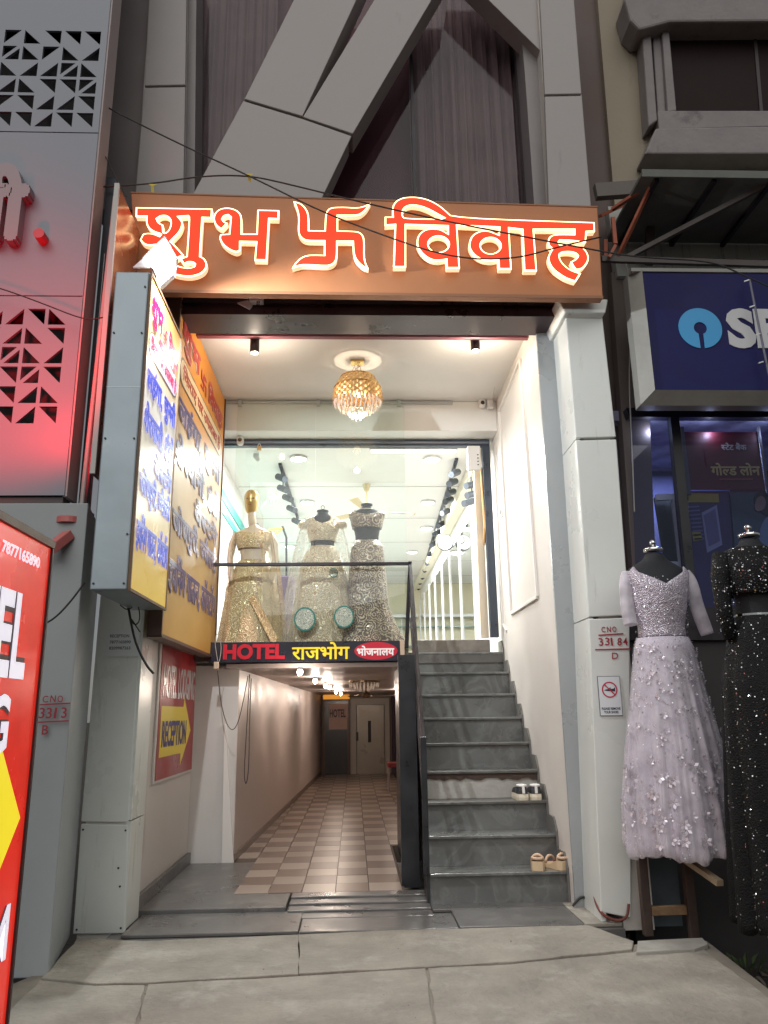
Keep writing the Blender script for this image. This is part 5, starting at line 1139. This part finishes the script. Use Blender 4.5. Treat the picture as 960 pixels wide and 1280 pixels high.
def rtext(s_, xr, yt, yb, pitch, n, bold=.028, dark=True, m=None):
    A, B = P(xr, yt, X=RX), P(xr, yb, X=RX); y1 = A.y; h = A.z - B.z; wdt = pitch * n
    if dark: text('text_outline', s_, wo, RD, (RX + .0015, y1 - wdt, B.z), UY, UZ, wdt, h, bold + .030, .001)
    text('lettering', s_, m or wl, RD, (RX + .0045, y1 - wdt, B.z), UY, UZ, wdt, h, bold, .001)
rtext('7877165890', 49, 697, 712, P(49, 700, X=RX).y / 10 - P(2, 680, X=RX).y / 10, 10, .03, False)
rtext('HOTEL', 38, 745, 852, .185, 5)
rtext('LODGING', 13, 868, 940, .15, 7)
rtext('ROOM', 12, 1128, 1195, .17, 4)
A = P(24, 1022, X=RX); ya, yb_ = P(0, 962, X=RX), P(0, 1080, X=RX)
mid = A.z; G().prism([(RX + .004, A.y, mid), (RX + .004, ya.y - .03, mid + .30), (RX + .004, ya.y - .03, mid + .16), (RX + .004, 2.2, mid + .16), (RX + .004, 2.2, mid - .16), (RX + .004, ya.y - .03, mid - .16), (RX + .004, ya.y - .03, mid - .30)], (-.002, 0, 0)).build('arrow', M('lit_yellow', (.85, .70, .03), .4, emit=.7, ecol=(.9, .72, .02)), RD)

# ================================================================== NEIGHBOURING BUILDING, RIGHT
RB = thing('right_neighbour_building', 'beige rendered building on the right with a stone framed upper window and dark bank front', 'building', (2.2, 5.6, 0))
beige = M('beige_render', (.33, .285, .215), .8, var=(.7, .1), dirt=((.19, .16, .12), 1.0, .56, (2, 2, .4)), bump=(20, .2))
brown = M('brown_recess', (.13, .095, .085), .7, var=(1.3, .15))
G().pix([(712, -60), (760, -60), (775, 300), (800, 520), (815, 1190), (745, 1190), (735, 300)], 5.72, .1).build('recess_wall', brown, RB)
G().pix([(742, -60), (1200, -60), (1200, 300), (772, 300)], 5.66, .12).build('upper_wall', beige, RB)
G().pix([(760, 258), (1200, 262), (1200, 345), (772, 345)], 5.50, .1).build('fascia_wall', M('grey_render_strip', (.42, .43, .40), .75, var=(3, .12), dirt=((.15, .15, .13), 3, .55, (6, 1, .6))), RB)
G().pix([(764, 340), (800, 340), (812, 520), (840, 1180), (803, 1180), (790, 700)], 5.54, .1).build('brown_pier', M('brown_pier', (.15, .118, .10), .6, var=(1.5, .15)), RB)
stone = M('window_stone', (.26, .235, .235), .75, var=(4, .15), dirt=((.11, .10, .10), 3, .6), bump=(24, .35))
wf = G().pix([(802, 30), (813, 30), (822, 150), (811, 158)], 5.50, .16).build('window_surround', stone, RB, bevel=.012)
G().pix([(815, 30), (826, 30), (833, 148), (823, 150)], 5.54, .12).build('surround_fillet', stone, wf, bevel=.01); G().pix([(827, 32), (836, 32), (846, 138), (835, 140)], 5.50, .16).build('surround_fillet', stone, wf, bevel=.01)
G().pix([(822, 138), (1100, 138), (1100, 154), (824, 162)], 5.50, .16).build('window_sill', stone, wf, bevel=.01); G().pix([(820, 160), (1100, 155), (1100, 192), (806, 192)], 5.44, .22).build('sill_apron', stone, wf, bevel=.014)
G().pix([(781, 0), (800, -60), (1100, -60), (1100, 25), (838, 27), (800, 37), (788, 25)], 5.40, .26).build('window_head', stone, wf, bevel=.02)
G().pix([(834, 24), (1100, 22), (1100, 140), (846, 140)], 5.60, .04).build('window_glass', M('brown_black_glass', (.022, .012, .012), .5, var=(1, .3), spec=.1), wf); G().pix([(940, 24), (944, 24), (954, 140), (950, 140)], 5.59, .03).build('window_bar', M('trim_dark'), wf)
# canopy with its struts
CN = thing('metal_canopy', 'dark weathered sheet canopy on steel struts above the bank sign', 'canopy', (2.6, 5.1, 4.9))
cm_ = M('weathered_sheet', (.13, .14, .125), .65, metal=.3, var=(3, .3), dirt=((.15, .13, .10), 3.5, .6), bump=(12, .3))
can0 = P(800, 223, Z=4.92)
G().box(can0.x, 5.5, 4.68, 5.49, 4.92, 4.945).build('sheet', cm_, CN)
for k in range(8): G().box(can0.x + .1 + k * .42, can0.x + .13 + k * .42, 4.70, 5.49, 4.885, 4.918).build('rib', dark_steel, CN)
G().box(can0.x, 5.5, 4.665, 4.678, 4.90, 4.96).build('edge', cm_, CN); G().bar(P(744, 240, Y=5.2), P(800, 236, Y=5.2), .06, .12).build('beam', M('pale_beam', (.14, .125, .11), .7, var=(4, .2)), CN)
pipe_y = 5.05
G().bar(P(752, 324, Y=pipe_y), P(1010, 332, Y=pipe_y), .03, .045).build('cross_pipe', M('brown_pipe', (.075, .06, .055), .5, var=(5, .2)), CN)
G().bar(P(778, 325, Y=5.1), P(968, 226, Y=4.75), .035).build('diagonal_strut', MATS['brown_pipe'], CN)
G().bar(P(812, 262, Y=5.3), P(812, 330, Y=5.3), .06, .05).build('post', MATS['brown_pipe'], CN)
# bracket irons, orange glow of the sign put into their colour
BK = thing('angle_iron_bracket', 'angle iron bracket frame coloured with the orange glow beside the fascia', 'bracket', (1.95, 5.0, 4.3))
iron = M('orange_lit_iron', (.34, .10, .055), .55, metal=.2, var=(7, .25))
def B(p, Y): return P(p[0], p[1], Y=Y)
for a, b, Ya, Yb in (((750, 270), (783, 255), 4.95, 5.2), ((783, 255), (796, 233), 5.2, 4.95), ((765, 262), (813, 230), 5.05, 4.8), ((814, 232), (772, 322), 4.8, 5.05), ((766, 272), (769, 305), 5.0, 5.0), ((769, 307), (761, 322), 5.0, 5.0), ((757, 300), (757, 325), 5.1, 5.1)):
    G().bar(B(a, Ya), B(b, Yb), .028, .022).build('iron_bar', iron, BK)
# bank sign
BS = thing('bank_sign', 'dark blue bank sign with light blue keyhole disc and grey letters in a pale frame', 'sign', (2.6, 5.0, 3.4))
def bx(px, py, Y=5.0): return P(px, py, Y=Y)
z_t, z_b = bx(880, 341).z, bx(880, 488).z; x_l = (bx(806, 340).x + bx(814, 487).x) / 2
G().box(x_l, 5.2, 5.0, 5.12, z_b, z_t).build('panel', M('navy_panel', (.010, .011, .085), .5, var=(2, .15), spec=.2), BS)
fm = M('pale_frame', (.28, .28, .255), .5, var=(4, .15), dirt=((.2, .19, .17), 4, .6))
G().prism([(x_l - .085, 5.06, z_t + .02), (x_l - .085, 5.06, z_b - .085), (x_l - .002, 4.985, z_b - .003), (x_l - .002, 4.985, z_t + .02)], (0, .10, 0)).build('frame_side', fm, BS)
G().prism([(x_l - .085, 5.06, z_b - .09), (5.2, 5.06, z_b - .09), (5.2, 4.985, z_b - .004), (x_l, 4.985, z_b - .004)], (0, .10, 0)).build('frame_bottom', fm, BS)
G().box(x_l - .08, 5.2, 4.99, 5.1, z_t + .002, z_t + .03).build('frame_top', fm, BS)
c = bx(875, 410.5); R1 = (bx(902, 410).x - bx(848, 410).x) / 2; R2 = R1 * .30
loop = [(c.x + R1 * math.cos(a), c.z + R1 * math.sin(a)) for a in np.linspace(-PI / 2 + .10, 3 * PI / 2 - .10, 60)]
hole = [(c.x + R2 * math.cos(a), c.z + R2 * math.sin(a)) for a in np.linspace(3 * PI / 2 - .38, -PI / 2 + .38, 30)]
curve_shape('keyhole_disc', [loop + hole], M('sky_blue_print', (.03, .30, .62), .35), BS, (0, 4.998, 0), UX, UZ, .004)
hL = bx(930, 387).z - bx(930, 437).z
text('lettering', 'SBI', M('grey_letter', (.52, .53, .54), .4), BS, (bx(912, 437).x, 4.998, bx(930, 436).z), UX, UZ, bx(1002, 437).x - bx(912, 437).x, hL, .05, .006)
t = thing('string_light', 'thin dark strip with small clips hanging across the bank sign', 'cable', bx(938, 350, 4.9)); G().tube([bx(937, 349, 4.92), bx(947, 400, 4.92), bx(960, 462, 4.92), bx(972, 520, 4.92)], .008, 6).build('strip', M('grey_strip', (.12, .12, .16), .4), t)
for x, y in ((936, 350), (943, 382), (950, 417), (954, 452)): G().bar(bx(x - 6, y + 2, 4.91), bx(x, y, 4.91), .008).build('clip', M('aluminium'), t)
# bank window
bw = thing('bank_window', 'dark aluminium bank shop window with posters and a small white window inside', 'window', (2.6, 5.5, 0))
G().pix([(783, 510), (1150, 498), (1150, 522), (787, 521)], 5.44, .08).build('head', dark_steel, bw); G().pix([(838, 521), (849, 521), (873, 762), (862, 762)], 5.44, .07).build('mullion', black_paint, bw)
G().pix([(775, 760), (1150, 755), (1150, 800), (780, 800)], 5.42, .1).build('rail', dark_steel, bw)
G().pix([(787, 521), (839, 521), (864, 762), (797, 765)], 5.48, .006).build('pane', glass_mat('bank_glass', (.72, .75, .88), .06), bw)
G().pix([(850, 521), (1150, 521), (1150, 757), (874, 762)], 5.48, .006).build('pane', bpy.data.materials['bank_glass'], bw)
G().pix([(780, 800), (1150, 795), (1200, 1300), (800, 1300)], 5.46, .1).build('stall_riser', M('dark_stall_wall', (.03, .028, .028), .6, var=(4, .3)), bw)
G().box(2.0, 5.5, 6.9, 7.0, .5, 3.9).build('inner_wall', M('inner_wall_reflection_tint', (.05, .055, .12), .6, var=(2.2, .6)), bw); G().box(2.0, 5.5, 5.6, 6.9, 3.42, 3.5).build('inner_ceiling', M('inner_ceiling', (.3, .3, .42), .6, var=(5, .5)), bw)  # violet of the inner wall stands in for bluish reflections
light('AREA', (2.9, 6.2, 3.38), 60, (.62, .68, 1), .5, (0, 0, 0), parent=bw)  # added bluish light without a fitting, brightens the bank interior
a, b = P(823, 622, Y=5.7), P(858, 706, Y=5.7)
iw = G().pix([(818, 622), (851, 621), (862, 707), (831, 707)], 5.66, .02).build('inner_window_pane', M('inner_glass_dark', (.05, .06, .055), .2), bw)
for (p, q) in (((820, 622), (850, 621)), ((850, 621), (861, 706)), ((842, 622), (852, 706)), ((832, 706), (862, 706))): G().bar(P(*p, Y=5.58), P(*q, Y=5.58), .03, .045).build('inner_window_bar', M('cream_window_bar', (.80, .80, .68), .5), bw)
for x_ in (2.28, 2.75, 3.2): light('POINT', (x_, 5.515, 3.30), 1.6, (.80, .86, 1), .02, parent=bw)  # points of light added to brighten posters and inner window bars
t = thing('bank_poster', 'maroon Devanagari bank loan poster inside the dark bank window', 'poster', P(910, 575, Y=5.56)); a, b = P(855, 540, Y=5.56), P(957, 612, Y=5.56)
pm_ = M('poster_maroon', (.10, .012, .018), .5, var=(2, .3)); G().box(a.x, b.x, 5.56, 5.565, b.z, a.z).build('sheet', pm_, t)
for x0, x1, z0, z1 in ((a.x - .05, a.x - .002, b.z - .04, a.z + .04), (b.x + .002, b.x + .02, b.z - .04, a.z + .04)): G().box(x0, x1, 5.55, 5.57, z0, z1).build('border', M('poster_grey', (.10, .095, .10), .5), t)
W_, H_ = b.x - a.x, a.z - b.z
text('lettering', '[स]टेट बैंक', M('poster_pale', (.50, .46, .45), .5), t, (a.x + .48 * W_, 5.559, b.z + .68 * H_), UX, UZ, .34 * W_, .13 * H_, .02, .001)
text('lettering', 'गो[ल]ड लोन', M('poster_gold', (.55, .42, .14), .5), t, (a.x + .30 * W_, 5.559, b.z + .24 * H_), UX, UZ, .66 * W_, .22 * H_, .03, .001)
G().box(a.x + .4 * W_, b.x - .15 * W_, 5.557, 5.559, b.z + .17 * H_, b.z + .185 * H_).build('printed_line', M('poster_line', (.45, .12, .06), .5), t)
t = thing('violet_banner', 'violet information banner with yellow strips and a white tablet picture in the bank window', 'banner', P(880, 700, Y=5.6))
a, b = P(852, 614, Y=5.6), P(925, 760, Y=5.6); G().box(a.x - .02, 2.95, 5.60, 5.605, b.z, a.z).build('sheet', M('banner_violet', (.055, .045, .10), .5, var=(2, .3)), t)
G().pix([(859, 616), (898, 617), (899, 628), (861, 628)], 5.596, .002).build('yellow_strip', M('banner_yellow', (.35, .30, .05), .5), t); G().pix([(865, 665), (876, 665), (878, 675), (867, 676)], 5.596, .002).build('yellow_strip', M('banner_yellow'), t)
for k in range(9): G().pix([(860 + k, 633 + 5 * k), (874 + k * .8, 632 + 5 * k), (874 + k * .8, 634 + 5 * k), (860 + k, 635 + 5 * k)], 5.596, .002).build('printed_line', M('banner_line', (.16, .15, .26), .5), t)
G().pix([(877, 641), (896, 631), (903, 681), (884, 691)], 5.597, .003).build('tablet_edge', M('tablet_white', (.28, .29, .38), .4), t); G().pix([(880, 644), (894, 636), (900, 676), (886, 683)], 5.593, .002).build('tablet_screen', M('tablet_screen', (.13, .13, .22), .4), t)
t = thing('photo_poster', 'poster photo of a bearded man in a pale blue shirt behind the bank window', 'poster', P(950, 650, Y=5.58))
G().pix([(912, 612), (1010, 612), (1010, 760), (925, 760)], 5.585, .003).build('sheet', M('poster_teal_dark', (.06, .085, .10), .5, var=(3, .4)), t)
def blob(pts, nm, m, Y): G().pix(smooth_loop(pts, 80, 2), Y, .002).build(nm, m, t)
blob([(947, 690), (950, 660), (958, 645), (975, 640), (1000, 650), (1005, 700), (960, 705)], 'printed_shirt', M('shirt_print', (.16, .24, .30), .5), 5.580)
blob([(942, 628), (943, 620), (950, 613), (968, 612), (974, 630), (966, 646), (955, 644)], 'printed_hair', M('hair_print', (.02, .017, .02), .5), 5.577)
blob([(943, 632), (946, 622), (953, 619), (958, 626), (956, 636), (948, 640), (944, 637)], 'printed_face', M('face_print', (.24, .15, .12), .5), 5.574)
# weeds and litter in the dark gap on the right
t = thing('weed', 'small weed growing at the dark pavement edge on the right', 'plant', P(935, 1222, Z=-.3)); leafm = M('weed_leaf', (.05, .085, .025), .6, var=(20, .3)); base = P(932, 1215, Z=-.3)
for k in range(18):
    a = random.random() * 6.3; l = random.uniform(.04, .10); d = Vector((math.cos(a), math.sin(a), 0)); nn = Vector((-d.y, d.x, 0)); p = base + d * random.uniform(0, .12)
    G().add([p, p + d * l * .4 + nn * .014 + Vector((0, 0, l * .7)), p + d * l * .8 + Vector((0, 0, l)), p + d * l * .4 - nn * .014 + Vector((0, 0, l * .7))], [(0, 1, 2, 3)]).build('leaf', leafm, t)
g = G()
for k in range(260):
    p = Vector((random.uniform(1.9, 3.4), random.uniform(3.4, 5.4), -.355)); s_ = random.uniform(.01, .05); g.add([p + Vector((random.uniform(-1, 1) * s_, random.uniform(-1, 1) * s_, random.uniform(0, 1.2) * s_)) for _ in range(4)], [(0, 1, 2), (0, 2, 3), (0, 3, 1), (1, 3, 2)])
for k in range(160):
    p = Vector((random.uniform(-2.3, -1.35), random.uniform(3.6, 4.9), -.355)); s_ = random.uniform(.01, .05); g.add([p + Vector((random.uniform(-1, 1) * s_, random.uniform(-1, 1) * s_, random.uniform(0, 1.2) * s_)) for _ in range(4)], [(0, 1, 2), (0, 2, 3), (0, 3, 1), (1, 3, 2)])
ru_ = g.build('rubble', M('rubble_stone', (.13, .11, .09), .9, var=(9, .4)), kind='stuff'); 
# ================================================================== STICKERS, NOTES, CABLES
pnum([('C N O', 752, 783, 772, 790), ('_', 748, 792, 779, 794), ('3 3 1 8 4', 749, 797, 786, 807), ('_', 744, 811, 788, 812), ('D', 765, 816, 772, 824)], 5.098, rp)
t = thing('no_shoes_sticker', 'white sticker with a crossed-out shoe in a red ring on the right pillar', 'sticker', P(763, 870, Y=5.095))
a, b = P(747, 846, Y=5.095), P(778, 894, Y=5.095); W_, H_ = b.x - a.x, a.z - b.z
G().box(a.x - .003, b.x + .003, 5.094, 5.0975, b.z - .003, a.z + .003).build('border', M('sticker_ink', (.03, .03, .05), .5), t); G().box(a.x, b.x, 5.092, 5.0935, b.z, a.z).build('sheet', M('sticker_white', (.72, .76, .78), .35), t)
c = Vector(((a.x + b.x) / 2, 5.0915, b.z + .66 * H_)); R1 = W_ * .36; srd = M('sticker_red', (.5, .02, .06), .4)
curve_shape('ring', [[(c.x + R1 * math.cos(q), c.z + R1 * math.sin(q)) for q in np.linspace(0, 2 * PI, 40)[:-1]], [(c.x + R1 * .84 * math.cos(q), c.z + R1 * .84 * math.sin(q)) for q in np.linspace(0, 2 * PI, 40)[:-1]]], srd, t, (0, 5.0912, 0), UX, UZ, .001)
G().prism([(c.x + R1 * u, 5.0905, c.z + R1 * v) for u, v in ((-.72, -.08), (-.3, -.16), (.7, -.22), (.72, .30), (.5, .12), (.15, .10), (.1, .32), (-.1, .08), (-.5, .04))], (0, .0006, 0)).build('shoe_symbol', M('sticker_ink'), t)
G().bar(c + Vector((-R1 * .64, -.0022, R1 * .64)), c + Vector((R1 * .64, -.0022, -R1 * .64)), .001, R1 * .16).build('slash', srd, t)
for s_, v in (('PLEASE REMOVE', .14), ('YOUR SHOES', .05)): text('lettering', s_, M('sticker_ink'), t, (a.x + (.07 if v > .1 else .16) * W_, 5.0918, b.z + v * H_), UX, UZ, (.86 if v > .1 else .66) * W_, .065 * H_, .03, .0008)
t = thing('reception_note', 'white paper reception note with phone numbers taped on the left pillar', 'notice', P(155, 805, Y=5.17)); a, b = P(134, 786, Y=5.17), P(173, 820, Y=5.17); W_, H_ = b.x - a.x, a.z - b.z
G().box(a.x, b.x, 5.172, 5.1735, b.z, a.z).build('sheet', M('paper_white', (.68, .72, .72), .6), t)
for s_, v, w_ in (('RECEPTION', .68, .58), ('7877165890', .46, .64), ('8209987263', .24, .64)): text('lettering', s_, M('paper_ink', (.10, .11, .12), .7), t, (a.x + .10 * W_, 5.1718, b.z + v * H_), UX, UZ, w_ * W_, .11 * H_, .02, .0006)
# overhead cables
def wire(label, px, Y, r=.006, m=None): return cable(label, sm([P(x, y, Y=Y) for x, y in px]), r, m)
wire('long sagging cable crossing the swastik and the right-hand letters', [(-40, 55), (0, 62), (60, 92), (125, 130), (220, 178), (310, 219), (400, 264), (470, 291), (560, 322), (640, 325), (700, 308), (752, 296)], 4.60, .0052)
wire('upper black cable running over the fascia to the bank sign', [(120, 234), (190, 230), (250, 220), (310, 219), (360, 230), (440, 250), (540, 273), (640, 293), (750, 314), (800, 322), (890, 326), (925, 342), (960, 358)], 4.63, .0055)
wire('thin cable dropping from the left building to the fascia edge', [(122, 175), (135, 202), (150, 232), (158, 246)], 4.62, .004)
wire('cable drooping across the red-lit screen panel', [(-40, 350), (0, 360), (50, 378), (105, 400), (125, 398), (146, 392)], 4.35, .004)
wire('black cable hanging from the bottom of the light box', [(160, 757), (166, 790), (172, 810), (183, 832), (192, 842)], 4.9, .008); wire('tangle of thin wire under the light box', [(150, 756), (160, 764), (172, 752), (176, 775), (168, 783), (162, 770), (175, 790)], 4.85, .004)
wire('dark cable from the red sign up to the light box', [(52, 782), (70, 772), (90, 750), (106, 728)], 4.2, .005)
wire('grey wire hanging beside the bank sign frame', [(778, 318), (788, 345), (789, 420), (786, 470), (789, 540), (793, 640)], 5.3, .005, M('grey_wire', (.35, .33, .30), .5))
for (x, y), nm in (((191, 233), 'left'), ((312, 220), 'right')):
    q = P(x, y, Y=4.62); o = G().add([q + Vector(v) for v in ((-.03, 0, .02), (.03, 0, .018), (.008, -.01, 0), (.012, 0, -.05), (-.008, 0, -.045), (-.01, -.01, 0))], [(0, 5, 2, 1), (5, 4, 3, 2)]).build('cable_tie', M('yellow_tape', (.62, .48, .06), .5), loc=q); tag(o, f'yellow tape knot on the overhead cable, {nm} of two', 'tape knot', 'yellow tape knots on the cables')
wire('black cable lying at the foot of the stairs and wall', [(716, 1133), (719, 1128), (726, 1121), (736, 1122), (748, 1125)], 5.45, .008)
t = thing('metal_socket', 'small round chrome socket at the foot of the right pillar', 'socket', P(741, 1104, Y=5.4)); q = P(741, 1104, Y=5.40)
g = G(); g.lathe([(.004, 0), (.030, .002, .05)], (0, 0, 0)); G().prism([(q.x + .03 * math.cos(s2), 5.40, q.z + .055 * math.sin(s2)) for s2 in np.linspace(0, 2 * PI, 25)[:-1]], (0, .025, 0)).build('plate', chrome, t, bevel=.005); G().tube([(q.x, 5.398, q.z), (q.x, 5.385, q.z)], .008, 8).build('pin', plastic_b, t)
rope = M('red_brown_rope', (.15, .04, .03), .8, bump=(90, .6)); pts = sm([P(x, y, Y=yy) for x, y, yy in ((742, 1112, 5.3), (745, 1130, 5.2), (752, 1143, 5.08), (770, 1152, 5.06), (784, 1148, 5.06), (786, 1130, 5.08))])
cable('twisted red-brown rope lying round the base of the right pillar', pts, .009, rope, 'rope')

for (x, y), nm in (((608, 636), 'nearer the door'), ((627, 640), 'further from the door')):
    q = P(x, y, X=1.437); t = thing('wall_switch', f'small white switch with a short cord on the right porch wall, {nm}', 'switch', q, 'switches on the porch wall')
    G().box(1.428, 1.439, q.y - .03, q.y + .03, q.z - .05, q.z + .05).build('plate', plastic_w, t, bevel=.002); G().box(1.42, 1.4275, q.y - .01, q.y + .01, q.z - .02, q.z + .02).build('rocker', M('grey_plastic'), t)
q1, q2 = P(622, 395, X=1.435), P(614, 497, X=1.435)
wire('thin cable clipped along the corner of the porch ceiling', [(631, 404), (624, 452), (616, 498)], 6.9, .004, M('pale_cable'))

g = G()
for k in range(90):
    p = P(random.uniform(40, 900), random.uniform(1160, 1278), Z=.004); s_ = random.uniform(.002, .006)
    g.add([p + Vector((random.uniform(-1, 1) * s_, random.uniform(-1, 1) * s_, random.uniform(0, 1) * s_)) for _ in range(4)], [(0, 1, 2), (0, 2, 3), (0, 3, 1), (1, 3, 2)])
o = g.build('grit', M('grit_stone', (.14, .12, .10), .9), kind='stuff')
